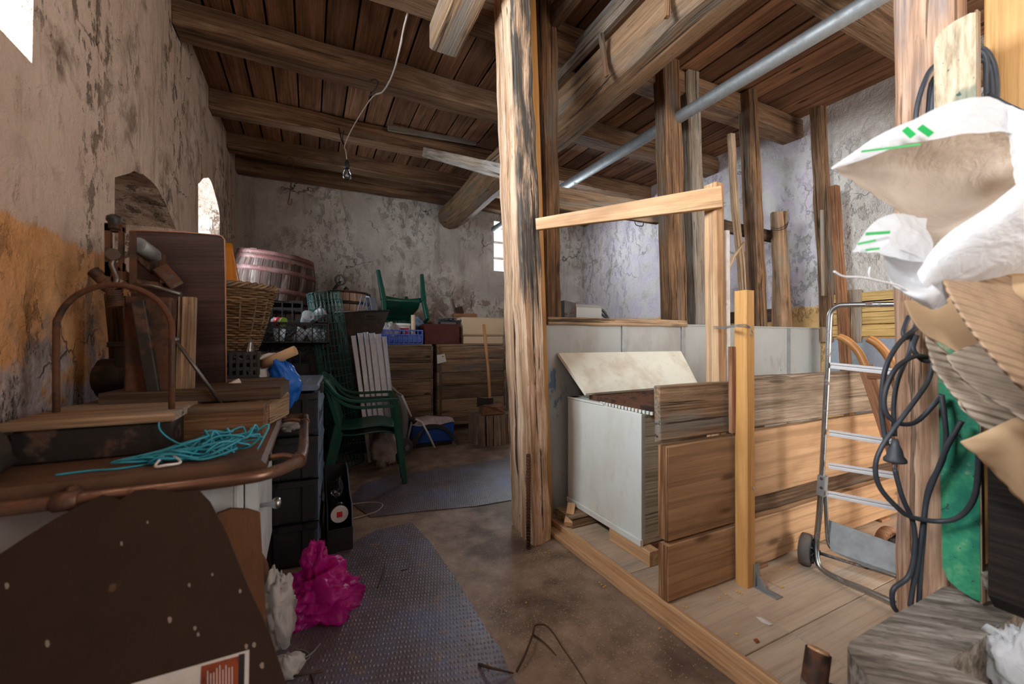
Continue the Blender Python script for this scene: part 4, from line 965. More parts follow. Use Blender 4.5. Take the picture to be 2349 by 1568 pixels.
# wicker basket with amber vessel
t = thing('wicker_basket', 'brown wicker basket with braided rim behind the dark panel', 'basket', (-.46, 3.36, 1.085))
bc = V((-.47, 3.37, 1.086)); m = MB(); rows = 26; ns = 15
for j in range(rows):
    h = .012 + .40 * j / (rows - 1); rb = .135 + (.245 - .135) * (j / (rows - 1)) ** .85; pts = []
    for i in range(ns * 6):
        th = 2 * math.pi * i / (ns * 6); s_ = math.sin(ns * th + (math.pi if j % 2 else 0))
        pts.append(bc + V((math.cos(th) * (rb + .012 * s_), math.sin(th) * (rb + .012 * s_), h + .006 * noise.noise(V((th * 3, j, 0))))))
    m.tube(pts, .0082, 6, closed=True)
m.build('weave', W_WICKER, t)
m = MB()
for k in range(ns):
    th = 2 * math.pi * (k + .0) / ns
    m.tube([bc + V((math.cos(th) * .13, math.sin(th) * .13, 0)), bc + V((math.cos(th) * .2, math.sin(th) * .2, .2)), bc + V((math.cos(th) * .243, math.sin(th) * .243, .425))], .008, 5)
m.build('stake', W_WICKER, t)['kind'] = 'stuff'
m = MB()
for q in range(3):
    m.tube([bc + V((math.cos(th) * (.252 + .014 * math.cos(th * 12 + q * 2.09)), math.sin(th) * (.252 + .014 * math.cos(th * 12 + q * 2.09)), .432 + .014 * math.sin(th * 12 + q * 2.09))) for th in [2 * math.pi * i / 96 for i in range(96)]], .010, 6, closed=True)
m.build('braided_rim', W_ROUGH, t)
m = MB(); m.lathe(bc, [(.13, 0), (.13, .01)], 20); m.build('bottom', W_WICKER, t)
single(MB().lathe((-.50, 3.38, 1.12), [(.10, 0), (.11, .05), (.105, .2), (.08, .38), (.05, .55), (.03, .66), (.028, .7)], 24), 'amber_vessel', M_AMBER, 'shiny amber cone-shaped vessel standing in the wicker basket', 'vessel')
t = thing('grid_crate', 'small black grid crate with bottles below the wicker basket', 'crate', onD(555, 885, 2.2))
gz = .98; a = onD(524, 880, 2.15)
crate(t, -.37, -.21, 2.2, 2.34, .99, 1.1, M_BLACK, 6, 'grid')
single(MB().box(-.5, -.1, 2.18, 2.36, ST_Z, .985, irr=.003), 'support_beam', W_DARK, 'dark beam at the far end of the range under the small grid crate', 'beam')
single(MB().lathe((-.27, 2.27, 1.01), [(.03, 0), (.032, .03), (.03, .1), (.012, .14), (.011, .16)], 14, axis=(.15, -.05, 1)), 'glass_bottle', M_BOTTLE, 'small clear glass bottle standing in the grid crate', 'bottle')
# dented black sheet tub on the crates and metal profiles
t = thing('mortar_tub', 'dented black metal mortar tub with a slot handle on the crates', 'tub', (.5, 4.6, 1.15))
tl, tr_, br, bl = onY(770, 716, 4.42), onY(893, 712, 4.42), onY(868, 778, 4.46), onY(800, 786, 4.46)
bk = V((0, .42, .0)); bk2 = V((0, .3, 0)); m = MB()
zt = (tl.z + tr_.z) / 2; zb = max(1.145, bl.z)
bl.z = br.z = zb
P = [tl, tr_, br, bl, tl + bk, tr_ + bk, br + bk2, bl + bk2]
m.add(P, [[0, 1, 2, 3], [5, 4, 7, 6], [4, 0, 3, 7], [1, 5, 6, 2], [3, 2, 6, 7]]); o = m.build('shell', M_IRON, t)
sd = o.modifiers.new('thick', 'SOLIDIFY'); sd.thickness = .006
m = MB(); m.tube(P[:2] + [P[5], P[4]], .009, 8, closed=True); m.build('rolled_rim', M_IRON, t)
c = onY(850, 727, 4.40) ; m = MB(); m.tube([c + V((.042 * math.cos(a) if abs(math.cos(a)) < .7 else math.copysign(.05, math.cos(a)), 0, .016 * math.sin(a))) for a in [k * math.pi / 8 for k in range(16)]], .004, 6, closed=True); m.build('slot_handle', M_IRON, t)
# profiles
PR = [(810, 832, 770, 930, .026), (825, 846, 764, 935, .03), (838, 858, 762, 932, .026), (852, 872, 764, 938, .036), (866, 886, 766, 935, .034), (880, 898, 772, 938, .026)]
nm = ['leftmost', 'second from left', 'third from left', 'fourth from left, the broadest', 'fifth from left, dimpled', 'rightmost']
for k, (u0, u1, v0, v1, wd) in enumerate(PR):
    a, b = onY(u0, v0, 4.42 - .012 * k), onY(u1, v1, 4.26 - .012 * k); q = b + (b - a) * ((b.z - .002) / (a.z - b.z))
    m = MB(); m.beam(q, a, wd * 1.5, .012, (0, 1, 0)); d = (a - q).normalized(); sx = d.cross(V((0, 1, 0))).normalized()
    for sg in (-1, 1): m.beam(q + sx * (sg * wd * .75) + V((0, -.02, 0)), a + sx * (sg * wd * .75) + V((0, -.02, 0)), .003, .04, (0, 1, 0))
    single(m, 'metal_profile', M_ALU, f'bare metal stud profile, {nm[k]} of the leaning bundle', 'metal profile', 'metal profiles leaning under the black tub')
# ------------------------------------------------------------------ wooden potato crates along the back
def plank_crate(name, x0, x1, y0, y1, z0, z1, label, rows, light=None):
    t = thing(name, label, 'crate', ((x0 + x1) / 2, (y0 + y1) / 2, 0), 'big plank crates before the back wall')
    h = (z1 - z0) / rows; m = MB(); lt = MB()
    for k in range(rows):
        (lt if k == light else m).box(x0 + .025, x1, y0, y0 + .025, z0 + k * h + .003, z0 + (k + 1) * h - .003, irr=.004, ch=.003)
    m.build('front_boards', W_CRATE, t)
    if light is not None: lt.build('light_board', W_ROUGH, t)
    for xx in (x0, x1):
        m = MB()
        for k in range(rows): m.box(xx, xx + .025, y0, y1, z0 + k * h + .003, z0 + (k + 1) * h - .003, axis='y', irr=.003)
        m.build('side_wall', W_CRATE, t)
    MB().box(x0, x1 + .02, y0 + .03, y1, z1, z1 + .02, irr=.003).build('top_board', W_ROUGH, t)
    for xx in (x0 + .04, x1 - .04):
        MB().box(xx - .04, xx + .04, y0 + .02, y1, 0, z0, axis='y').build('skid', W_DARK, t)
    MB().box(x0 + .026, x0 + .055, y0 - .012, y0, z0, z1, axis='z', irr=.002).build('corner_batten', W_POST, t)
    return t
plank_crate('plank_crate', .74, 1.36, 5.06, 5.86, .09, 1.1, 'left brown plank crate by the back wall, under the blue tray', 5)
pc_ = plank_crate('plank_crate', 1.44, 2.36, 5.06, 5.86, .09, 1.1, 'right grey-brown plank crate with a paper tag and one light board', 6, 1)
m = MB(); m.prism([onY(u, v, 5.043) for u, v in [(1002, 814), (1020, 811), (1024, 829), (1003, 834)]], (0, -.002, 0)); m.build('paper_tag', M_PAPER, pc_)
m = MB(); m.ball(onY(1016, 817, 5.038), .012); m.build('tag_seal', M_ORANGEB, pc_)
single(MB().box(2.39, 2.5, 5.0, 5.06, 0, .96, axis='z', irr=.004), 'grey_plank', W_GREY, 'upright grey plank at the right end of the plank crates', 'plank')
ZT = 1.125
t = thing('blue_tray', 'blue plastic vegetable crate with a bag and bucket on the left plank crate', 'crate', (1.0, 5.2, ZT))
crate(t, .74, 1.26, 5.08, 5.42, ZT, ZT + .17, M_BLUEC, 9, 'grid')
m = MB(); m.box(.75, 1.25, 5.095, 5.1, ZT + .02, ZT + .1); m.build('inner_wall', M_BLUEC, t)
t = thing('paint_bucket', 'white paint bucket with a red and black label in the blue crate', 'bucket', (1.02, 5.3, ZT))
MB().lathe((1.03, 5.28, ZT + .014), [(.125, 0), (.14, .21)], 26).build('pail', M_WHITEP, t)
MB().lathe((1.03, 5.28, ZT + .222), [(.146, 0), (.15, .01), (.15, .03), (.14, .034)], 26).build('lid', M_WHITEP, t)
def lab_arc(a0, a1, z0, z1, r, mat, nm_):
    m = MB(); n = 8; vs = []
    for i in range(n + 1):
        a = a0 + (a1 - a0) * i / n
        for z, rr_ in ((z0, r), (z1, r + .006 * (z1 - z0) / .1)): vs.append(V((1.03 + rr_ * math.cos(a), 5.28 + rr_ * math.sin(a), z)))
    m.add(vs, [[i * 2, i * 2 + 2, i * 2 + 3, i * 2 + 1] for i in range(n)]); return m.build(nm_, mat, t)
lab_arc(-2.15, -1.0, ZT + .1, ZT + .2, .1375, M_RED, 'red_label'); lab_arc(-1.72, -1.42, ZT + .07, ZT + .19, .139, M_BLACKP, 'black_label')
fc = bpy.data.curves.new('lettering', 'FONT'); fc.body = 'TITI'; fc.size = .05; fc.extrude = .0006; fc.align_x = 'CENTER'
fo = bpy.data.objects.new('lettering', fc); COL.objects.link(fo); bpy.context.view_layer.update()
me = bpy.data.meshes.new_from_object(fo.evaluated_get(bpy.context.evaluated_depsgraph_get())); bpy.data.objects.remove(fo)
for vtx in me.vertices:
    a = -1.57 + vtx.co.x / .14 + (.02 if vtx.co.x > 0 else 0); vtx.co = (1.03 + (.146 + vtx.co.z) * math.cos(a) - t.location.x, 5.28 + (.146 + vtx.co.z) * math.sin(a) - t.location.y, ZT + .135 + vtx.co.y - t.location.z)
me.materials.append(M_WHITEP); lo_ = bpy.data.objects.new('lettering', me); COL.objects.link(lo_); lo_.parent = t
single(MB().crumple((.86, 5.16, ZT + .15), (.12, .07, .1), 21, .4, .5, 36), 'carrier_bag', M_WHITEF, 'crumpled pale carrier bag spilling over the blue crate', 'bag')
single(MB().tube([(1.16, 5.14, ZT + .02), (1.155, 5.14, ZT + .36)], .026, 14), 'cardboard_roll', M_CARDL, 'upright cardboard roll standing in the blue crate', 'tube')
single(MB().crumple((1.27, 5.36, ZT + .26), (.06, .06, .08), 5, .3, .4, 24), 'dark_bundle', M_FLAP, 'dark bundle behind the cardboard roll in the blue crate', 'bundle')
t = thing('maroon_box', 'dark maroon chipboard box beside the blue crate on the plank crates', 'box', (1.5, 5.2, ZT))
MB().box(1.29, 1.74, 5.09, 5.11, ZT, ZT + .25).build('front_panel', M_MAROON, t)
m = MB(); m.box(1.29, 1.31, 5.11, 5.4, ZT, ZT + .25, axis='y'); m.box(1.72, 1.74, 5.11, 5.4, ZT, ZT + .25, axis='y'); m.box(1.31, 1.72, 5.38, 5.4, ZT, ZT + .25); m.box(1.31, 1.72, 5.11, 5.38, ZT, ZT + .015); m.build('carcass', M_MAROON, t)
t = thing('cardboard_box', 'pale cardboard box with folded lid behind the axe handle', 'box', (2.07, 5.3, ZT))
MB().box(1.8, 2.36, 5.1, 5.5, ZT, ZT + .1).build('body', M_CARDL, t); MB().box(1.79, 2.37, 5.09, 5.51, ZT + .107, ZT + .35, axis='x').build('lid', M_CARDL, t)
m = MB()
for k in range(9):
    pts = [(1.5 + R.uniform(0, .3), 5.2 + R.uniform(-.08, .1), ZT + .26 + R.uniform(0, .07)) for _ in range(5)]; m.tube(pts, .006, 5, sub=5)
m.beam((1.5, 5.14, ZT + .265), (1.7, 5.13, ZT + .265), .06, .03); m.build('cable', M_RUBBER, thing('cable_heap', 'heap of black cables lying on the maroon box', 'cables', (1.6, 5.2, ZT + .25)))
timber('grey_stake', onY(1035, 742, 5.3), onY(998, 706, 5.42), .07, .03, W_GREY, 'grey board end sticking up behind the maroon box', 'board', irr=.003)
timber('pointed_lath', onY(1052, 742, 5.6), onY(1037, 686, 5.75), .07, .02, W_GREY, 'pointed grey lath rising behind the cable heap', 'lath', irr=.002, w1=.015)
timber('brown_block', onY(1062, 740, 5.66), onY(1052, 704, 5.66), .1, .04, W_DARK, 'small brown block standing right of the pointed lath', 'block', up=(0, 1, 0))
timber('brown_plank', onY(1040, 729, 5.56), onY(1092, 729, 5.56), .05, .13, W_REDB, 'short brown plank behind the cardboard box', 'plank')
t = thing('small_basket', 'small brown wicker basket behind the upturned green chair', 'basket', (1.38, 5.55, ZT))
m = MB()
for j in range(12): m.tube([(1.38 + (.1 + .003 * j) * math.cos(a), 5.6 + (.1 + .003 * j) * math.sin(a), ZT + .1 + j * .018) for a in [2 * math.pi * i / 20 for i in range(20)]], .01, 5, closed=True)
m.build('weave', W_WICKER, t); MB().tube([(1.29, 5.6, ZT + .3), (1.32, 5.6, ZT + .4), (1.44, 5.6, ZT + .42), (1.5, 5.6, ZT + .3)], .009, 6, sub=5).build('handle', W_WICKER, t)
single(MB().box(1.27, 1.5, 5.5, 5.72, ZT, ZT + .1), 'basket_block', W_DARK, 'dark block under the small wicker basket', 'block')
# ------------------------------------------------------------------ green garden chairs
def make_chair(label, loc, rot, group):
    t = thing('garden_chair', label, 'chair', loc, group, rot)
    m = MB(); m.patch([[(-.22, .22, .40), (0, .235, .405), (.22, .22, .40)], [(-.23, .1, .43), (0, .1, .42), (.23, .1, .43)], [(-.22, -.12, .41), (0, -.12, .4), (.22, -.12, .41)], [(-.2, -.22, .42), (0, -.22, .42), (.2, -.22, .42)]], 12, 10)
    o = m.build('seat', M_GREEN, t); s_ = o.modifiers.new('t', 'SOLIDIFY'); s_.thickness = .012
    m = MB(); m.patch([[(-.23, .225, .405), (0, .24, .41), (.23, .225, .405)], [(-.25, .23, .33), (0, .243, .372), (.25, .23, .33)]], 12, 2); o = m.build('apron', M_GREEN, t); s_ = o.modifiers.new('t', 'SOLIDIFY'); s_.thickness = .008
    m = MB()
    for k in range(7):
        x = -.165 + k * .055; m.tube([(x * .95, -.215, .43), (x, -.245, .55), (x * 1.05, -.29, .72), (x * 1.05, -.31, .78)], .014, 6, sub=3)
    m.patch([[(-.24, -.30, .74), (-.1, -.325, .79), (.1, -.325, .79), (.24, -.30, .74)], [(-.22, -.315, .81), (-.1, -.34, .85), (.1, -.34, .85), (.22, -.315, .81)]], 12, 3)
    m.patch([[(-.2, -.21, .42), (0, -.225, .42), (.2, -.21, .42)], [(-.21, -.225, .48), (0, -.24, .48), (.21, -.225, .48)]], 8, 2)
    o = m.build('backrest', M_GREEN, t); s_ = o.modifiers.new('t', 'SOLIDIFY'); s_.thickness = .008
    for sg in (-1, 1):
        pts = spline([V((sg * .23, -.315, .82)), V((sg * .255, -.27, .76)), V((sg * .275, -.2, .68)), V((sg * .285, -.08, .635)), V((sg * .285, .1, .635)), V((sg * .28, .225, .635))], 4)
        m = MB()
        for a, b in zip(pts, pts[1:]): m.beam(a, b + (b - a) * .04, .052, .02, (0, .4, 1), ch=.004)
        m.build('armrest', M_GREEN, t)
        m = MB(); m.beam((sg * .28, .22, .64), (sg * .262, .245, .4), .05, .05, (0, 1, 0), ch=.006); m.beam((sg * .262, .245, .4), (sg * .29, .285, 0), .065, .055, (0, 1, 0), ch=.008, w1=.045, h1=.04); m.build('leg', M_GREEN, t)
        m = MB(); m.beam((sg * .225, -.21, .44), (sg * .27, -.31, 0), .065, .055, (0, 1, 0), ch=.008, w1=.045, h1=.04); m.beam((sg * .225, -.21, .44), (sg * .235, -.31, .82), .045, .03, (0, 1, 0)); m.build('leg', M_GREEN, t)
    return t
g = 'green plastic garden chairs'
make_chair('green plastic armchair standing on the floor, lower one of two stacked', (.45, 3.72, 0), (0, 0, math.radians(-97)), g)
make_chair('upper green plastic armchair stacked on another in the aisle', (.435, 3.722, .05), (0, 0, math.radians(-97)), g)
make_chair('green plastic chair turned upside down on the plank crate', (1.03, 5.72, 1.93), (math.pi - .45, 0, math.radians(8)), g)
single(MB().crumple((.62, 3.95, .2), (.12, .1, .2), 9, .4, .4, 30, zmin=0), 'paper_sack', M_RAG, 'crumpled brown and white sack on the floor behind the green armchairs', 'sack')
# ------------------------------------------------------------------ folding luggage cart, tool box, chopping block
t = thing('luggage_cart', 'folding luggage cart with white tube handle leaning by the plank crates', 'cart', (1.0, 4.2, 0))
a0, a1, a2, hub = onD(836, 820, 4.3), onD(900, 890, 4.36), onD(922, 906, 4.38), onD(946, 962, 4.4)
MB().tube([a0, onD(852, 832, 4.32), a1, a2], .011, 8, sub=3).build('upper_handle', M_CHROME, t)
MB().tube([onD(842, 828, 4.36), onD(880, 872, 4.4), onD(908, 900, 4.42)], .009, 8, sub=3).build('second_bar', M_CHROME, t)
MB().tube([a2, hub], .012, 8).build('white_tube', M_WHITEP, t)
m = MB(); f1, f2 = onZ(998, 1028, .012), onZ(934, 1018, .03); m.tube([hub + V((0, 0, -.005)), onD(968, 968, 4.4), f1], .011, 8, sub=2); m.build('foot_tube', M_WHITEP, t)
m = MB(); m.tube([hub, onD(935, 1008, 4.25)], .012, 8); m.build('lower_tube', M_GALV, t)
m = MB(); m.ball(hub, .034); m.tube([hub, hub + (f1 - hub) * .12], .025, 8); m.build('hub', M_IRON, t)
c = onD(930, 1028, 4.16); c.z = .088; ax = V((.55, -.83, 0)).normalized()
MB().tube([c - ax * .02, c + ax * .02], .086, 22).build('wheel', M_TYRE, t); MB().tube([c + ax * .02, c + ax * .026], .03, 12).build('wheel_cap', M_GALV, t)
m = MB(); m.patch([[onD(895, 880, 4.42), onD(915, 920, 4.42), onD(923, 970, 4.42), onD(915, 1040, 4.35)], [onD(910, 895, 4.46), onD(930, 930, 4.46), onD(936, 980, 4.46), onD(922, 1040, 4.4)]], 12, 3); o = m.build('webbing', M_TWEB, t); o.modifiers.new('t', 'SOLIDIFY').thickness = .006
t = thing('tool_box', 'blue painted tool box on the floor in front of the plank crates', 'box', (1.24, 4.62, 0))
MB().box(1.0, 1.46, 4.46, 4.76, .04, .27, ch=.012, irr=.003).build('casing', M_BLUEB, t); MB().box(1.02, 1.44, 4.47, 4.75, 0, .04, irr=.003).build('base', M_IRON, t)
m = MB(); m.patch([[(.98, 4.45, .25), (1.2, 4.44, .24), (1.46, 4.45, .255)], [(1.02, 4.5, .285), (1.25, 4.5, .3), (1.45, 4.52, .285)], [(1.04, 4.72, .285), (1.25, 4.74, .29), (1.42, 4.7, .285)]], 18, 12, .018, 9)
o = single(m, 'cleaning_rag', M_RAG, 'stained pale rag spread over the blue tool box', 'rag'); o.modifiers.new('t', 'SOLIDIFY').thickness = .004
m = MB()
for k in range(4): m.tube([(.93 + .02 * k, 4.38, .02), (1.02 + .02 * k, 4.41, .14 + .012 * k), (1.16, 4.435, .205 + .012 * k), (1.34, 4.44, .18 + .01 * k), (1.45 + .01 * k, 4.42, .05), (1.48, 4.38, .01)], .009, 6, sub=5)
single(m, 'hose_coil', M_RUBBER, 'black cables draped over the front of the blue tool box', 'cable')
t = thing('chopping_block', 'chopping block of thick bark-covered trunk beside the hewn post', 'block', (1.88, 4.4, 0))
m = MB(); n = 40; vs = []; prof = [(.0, 0), (.25, 0), (.25, .02), (.243, .12), (.24, .24), (.238, .325), (.23, .335), (0.0, .335)]
def bk(a, h): return 1 + .05 * noise.noise(V((math.cos(a) * 1.3, math.sin(a) * 1.3, h))) + .035 * noise.noise(V((a * 9, h * 2.2, 0))) + .02 * noise.noise(V((a * 22, h * 6, 3)))
n = 90; hs = [i * .335 / 14 for i in range(15)]; vs = []; lc = []
for h in hs:
    for k in range(n):
        a = 2 * math.pi * k / n; r_ = .25 * bk(a, h); p = V((1.88 + r_ * math.cos(a), 4.42 + r_ * math.sin(a), h))
        cut_ = 1.655 + h * .1
        if p.x < cut_ + .02 and math.sin(a) < .5: p.x = max(p.x, cut_)
        vs.append(p); lc.append((h, a * .25, r_))
m.add(vs, [[i * n + k, i * n + (k + 1) % n, (i + 1) * n + (k + 1) % n, (i + 1) * n + k] for i in range(14) for k in range(n)], lc); m.build('bark', W_BARK, t)
m = MB(); m.add([vs[14 * n + k] + V((0, 0, -.003)) for k in range(n)], [list(range(n))], [(p.x * .3, p.y, 0) for p in vs[14 * n:]]); m.build('cut_top', W_ROUGH, t)
m = MB(); m.prism([(1.672, 4.28, .01), (1.665, 4.46, .01), (1.69, 4.44, .2), (1.69, 4.36, .24), (1.685, 4.30, .16)], (-.006, 0, 0)); m.build('sawn_face', W_PINE, t)
single(MB().prism([(1.73, 4.24, .338), (1.99, 4.24, .338), (1.99, 4.24, .43), (1.86, 4.2, .425), (1.73, 4.24, .438)], (0, .14, .0), along=(1, 0, 0)), 'split_log', W_REDB, 'split wedge of firewood lying on the chopping block', 'firewood')
t = thing('axe', 'axe with long brown handle stuck upright in the firewood on the block', 'axe', (1.83, 4.3, .43))
hd0 = onY(1124, 928, 4.27); hd1 = onY(1110, 744, 4.5)
MB().tube([hd0, hd0.lerp(hd1, .3) + V((.008, 0, 0)), hd1], .018, 10, sub=3).build('handle', W_HANDLE, t)
m = MB(); x0, x1 = onY(1094, 915, 4.27).x, onY(1130, 918, 4.27).x; z0, z1 = .435, .53
m.add([(x0, 4.27, z0 - .005), (x0, 4.27, z1 + .01), (x0 + .1, 4.25, z0 + .02), (x0 + .1, 4.25, z1 - .01), (x0 + .1, 4.29, z0 + .02), (x0 + .1, 4.29, z1 - .01), (x1, 4.25, z0 + .02), (x1, 4.25, z1 - .01), (x1, 4.29, z0 + .02), (x1, 4.29, z1 - .01)],
      [[0, 2, 3, 1], [0, 1, 5, 4], [2, 6, 7, 3], [4, 5, 9, 8], [6, 8, 9, 7], [1, 3, 5], [0, 4, 2], [3, 7, 9, 5], [2, 4, 8, 6]]); m.build('head', M_IRON, t)
# ------------------------------------------------------------------ wooden platform
PZ = .06
t = thing('wooden_platform', 'low plywood platform floor of the pen with stepped plank edge', 'platform', (2.6, .8, 0))
xs = [1.36, 1.62, 2.5, 3.9]; ys = [-.9, .3, .93, 1.5, 2.24]
for i in range(3):
    for q in range(4):
        y0, y1 = ys[q], ys[q + 1]
        o = MB().box(xs[i] + .002, xs[i + 1] - .002, y0 + .002, y1 - .002, .03, PZ, ch=.002).build('deck_panel', W_DECK, t)
MB().box(1.335, 1.36, -.9, 2.2, 0, PZ + .002, axis='y', irr=.003, ch=.004).build('edge_plank', W_PINE, t)
MB().box(1.285, 1.334, -.9, 2.14, 0, .03, axis='y', irr=.005, ch=.004).build('lower_step', W_PINE, t)
MB().box(1.37, 3.85, -.85, 2.2, 0, .03).build('underframe', W_DARK, t)
# ------------------------------------------------------------------ cream feed bin
t = thing('feed_bin', 'cream painted wooden feed bin standing on blocks against the sheet partition', 'feed bin', (1.95, 1.88, .13))
B = dict(x0=1.49, x1=2.46, y0=1.56, y1=2.21, z0=.135, z1=.79)
m = MB(); m.box(B['x0'], B['x1'], B['y0'], B['y0'] + .02, B['z0'], B['z1'], ch=.003); m.box(B['x0'] + .02, B['x1'], B['y1'] - .02, B['y1'], B['z0'], B['z1'], ch=.003); m.box(B['x1'] - .02, B['x1'], B['y0'] + .02, B['y1'] - .02, B['z0'], B['z1'], axis='y', ch=.003); m.box(B['x0'] + .02, B['x1'] - .02, B['y0'] + .02, B['y1'] - .02, B['z0'], B['z0'] + .02)
m.build('body', wood('bin_end', (.36, .29, .19), (.52, .44, .32), (.66, .6, .48), .55, .2, .2), t)
MB().box(B['x0'] - .006, B['x0'] + .02, B['y0'], B['y1'], B['z0'] + .03, B['z1'], axis='y', ch=.004).build('end_panel', M_BIN, t)
m = MB(); m.box(B['x0'] - .016, B['x0'] + .002, B['y0'] - .004, B['y1'], B['z0'] - .004, B['z0'] + .03, axis='y', ch=.003); m.build('plinth', M_BIN, t)
m = MB(); m.box(B['x0'] - .01, B['x0'] + .06, B['y0'] + .3, B['y1'], B['z1'], B['z1'] + .012, axis='y', ch=.003); m.box(B['x0'], B['x1'], B['y1'] - .06, B['y1'], B['z1'], B['z1'] + .012); m.build('top_rim', M_BIN, t)
m = MB(); m.lathe((B['x0'] - .007, 1.93, .2), [(.022, 0), (.022, .002)], 14, axis=(-1, 0, 0)); m.build('keyhole_plate', M_BINLID, t)
# lid: tilted against the partition
lw = [onY(1345, 902, 1.99), onX(1602, 881, 2.5)]; c0 = onY(1281, 809, 2.235); c1 = onX(1527, 804, 2.52)
c1.y = min(c1.y, 2.235)
nl = (lw[1] - lw[0]).cross(c0 - lw[0]).normalized()
if nl.z < 0: nl = -nl
q = [lw[0], lw[1], c1, c0]
m = MB(); m.prism([p for p in q], nl * -.02, along=(lw[1] - lw[0])); ld = m.build('lid', M_BINLID, t)
# grating
t = thing('grating_tray', 'rusty perforated metal grating lying across the open feed bin', 'grating', (1.9, 1.75, .8))
gz = .818; gx0, gx1, gy0, gy1 = 1.525, 2.3, 1.5, 2.03
m = MB()
for i in range(27): x = gx0 + (gx1 - gx0) * i / 26; m.tube([(x, gy0, gz), (x, gy1, gz + .004)], .006, 5)
for i in range(19): y = gy0 + (gy1 - gy0) * i / 18; m.tube([(gx0, y, gz + .006), (gx1, y, gz + .006)], .005, 5)
m.build('mesh', M_RUST, t)['kind'] = 'stuff'
m = MB()
for p, r_ in [((gx0, gy0), (gx1, gy0)), ((gx0, gy1), (gx1, gy1)), ((gx0, gy0), (gx0, gy1)), ((gx1, gy0), (gx1, gy1))]: m.beam((*p, gz), (*r_, gz), .018, .03)
m.build('frame', M_RUST, t)
m = MB()
for i in range(16): y = gy0 + .02 + i * .026; m.box(gx0 - .016, gx0 - .009, y - .008, y + .008, gz - .028, gz - .012)
m.build('edge_tooth', M_BIN, t)['kind'] = 'stuff'
single(MB().box(1.48, 1.545, 1.5, 1.8, PZ, .13, axis='y', ch=.003), 'pine_block', W_PINE, 'new pine block under the near corner of the feed bin', 'block')
single(MB().box(1.545, 1.66, 1.57, 1.72, PZ, .13, axis='x', ch=.003), 'oak_block', W_REDB, 'brown block beside the new pine block under the feed bin', 'block')
single(MB().box(1.37, 1.64, 2.0, 2.17, PZ, .128, axis='x', irr=.01), 'firewood_chunk', W_ROUGH, 'split piece of firewood propping the far corner of the feed bin', 'firewood')
single(MB().beam((1.36, 2.02, .085), (1.45, 2.12, .15), .05, .03, irr=.008, step=.04), 'wood_splinter', W_PINE, 'bright wood splinter leaning on the firewood by the hewn post', 'splinter')
# ------------------------------------------------------------------ board stall in front
def board(name, x0, x1, y, th, z0, z1, mat, label, group='boards of the stall front', **k):
    k.setdefault('irr', .006)
    return single(MB().box(x0, x1, y, y + th, z0, z1, ch=.004, step=.12, **k), name, mat, label, 'board', group)
def endgrain(o, x, y, th, z0, z1):
    e = MB().box(x - .003, x + .002, y + .002, y + th - .002, z0 + .004, z1 - .004, axis='z', irr=.002)
    b = e.build('end_grain', W_END, o)
o = board('stall_board', 1.335, 1.8, 1.25, .05, .068, .305, W_PEN, 'lowest board of the stall front, left of the square stake'); endgrain(o, 1.333, 1.25, .05, .068, .305)
o = board('stall_board', 1.34, 1.8, 1.252, .052, .318, .715, W_PEN, 'broad brown board in the middle of the stall front, left of the square stake'); endgrain(o, 1.337, 1.252, .052, .318, .715)
board('stall_board', 1.805, 3.5, 1.262, .045, .075, .3, W_PEN, 'lowest long board behind the hand truck')
board('stall_board', 1.805, 3.5, 1.27, .045, .4, .72, W_PEN, 'broad long board at middle height behind the hand truck')
board('stall_board', 1.805, 3.5, 1.32, .03, .29, .42, W_DARK, 'dark board showing in the gap between the long boards')
board('stall_board', 1.305, 1.76, 1.262, .034, .735, .965, W_ROUGH, 'short rough board with frosty flecks on top of the stall front')
board('stall_board', 1.86, 3.5, 1.285, .04, .735, .98, wood('dusty_board', (.12, .085, .06), (.24, .18, .13), (.36, .29, .22), .9, .2, .3, cracks=.4, bump=.9), 'dull grey-brown top board behind the square stake, going to the right')
single(MB().box(1.9, 2.0, 1.25, 1.3, PZ + .001, .075), 'spacer_block', W_REDB, 'small brown spacer block under the lowest stall board', 'block')
single(MB().box(3.1, 3.2, 1.25, 1.3, PZ + .001, .075), 'spacer_block', W_REDB, 'small spacer block under the far right end of the stall boards', 'block')
t = thing('square_stake', 'square varnished stake screwed to the platform with a steel angle', 'stake', (1.76, 1.21, PZ))
MB().beam((1.762, 1.205, PZ), (1.758, 1.207, 1.38), .06, .06, up=(0, 1, 0), irr=.001).build('shaft', W_STAKE, t)
m = MB(); m.box(1.775, 1.81, 1.168, 1.1735, PZ, .16, axis='z'); m.box(1.77, 1.815, 1.07, 1.17, PZ, PZ + .004, axis='y'); m.prism([(1.79, 1.168, .064), (1.79, 1.168, .12), (1.79, 1.12, .064)], (.004, 0, 0)); m.build('steel_angle', M_GALV, t)
m = MB(); m.lathe((1.775, 1.174, .5), [(.006, 0), (.006, .003)], 8, axis=(0, -1, 0)); m.build('screw_head', M_ALU, t)
t = thing('gate_frame', 'tall light wooden stake with a long batten nailed across to the hewn post', 'gate frame', (1.76, 1.35, 0))
MB().beam((1.765, 1.345, PZ), (1.735, 1.345, 1.9), .06, .07, up=(0, 1, 0), irr=.003, step=.15).build('stake', W_PINE, t)
MB().beam(onY(1655, 452, 1.29), onD(1231, 515, 2.25), .03, .1, irr=.002, h1=.062).build('batten', W_PINE, t)
timber('white_slat', onY(1664, 885, 1.36), onY(1662, 530, 1.36), .026, .04, paint('worn_white_paint', (.75, .73, .7), .6, .3, (.3, .17, .1), .5, 8, (.35, .2, .12), .35), 'thin slat with worn white paint beside the tall light stake', 'slat', up=(0, 1, 0), irr=.001)
timber('red_slat', onY(1681, 992, 1.238), onY(1679, 795, 1.236), .03, .018, W_REDB, 'short reddish slat between square stake and the stall boards', 'slat', up=(0, 1, 0), irr=.003)
m = MB()
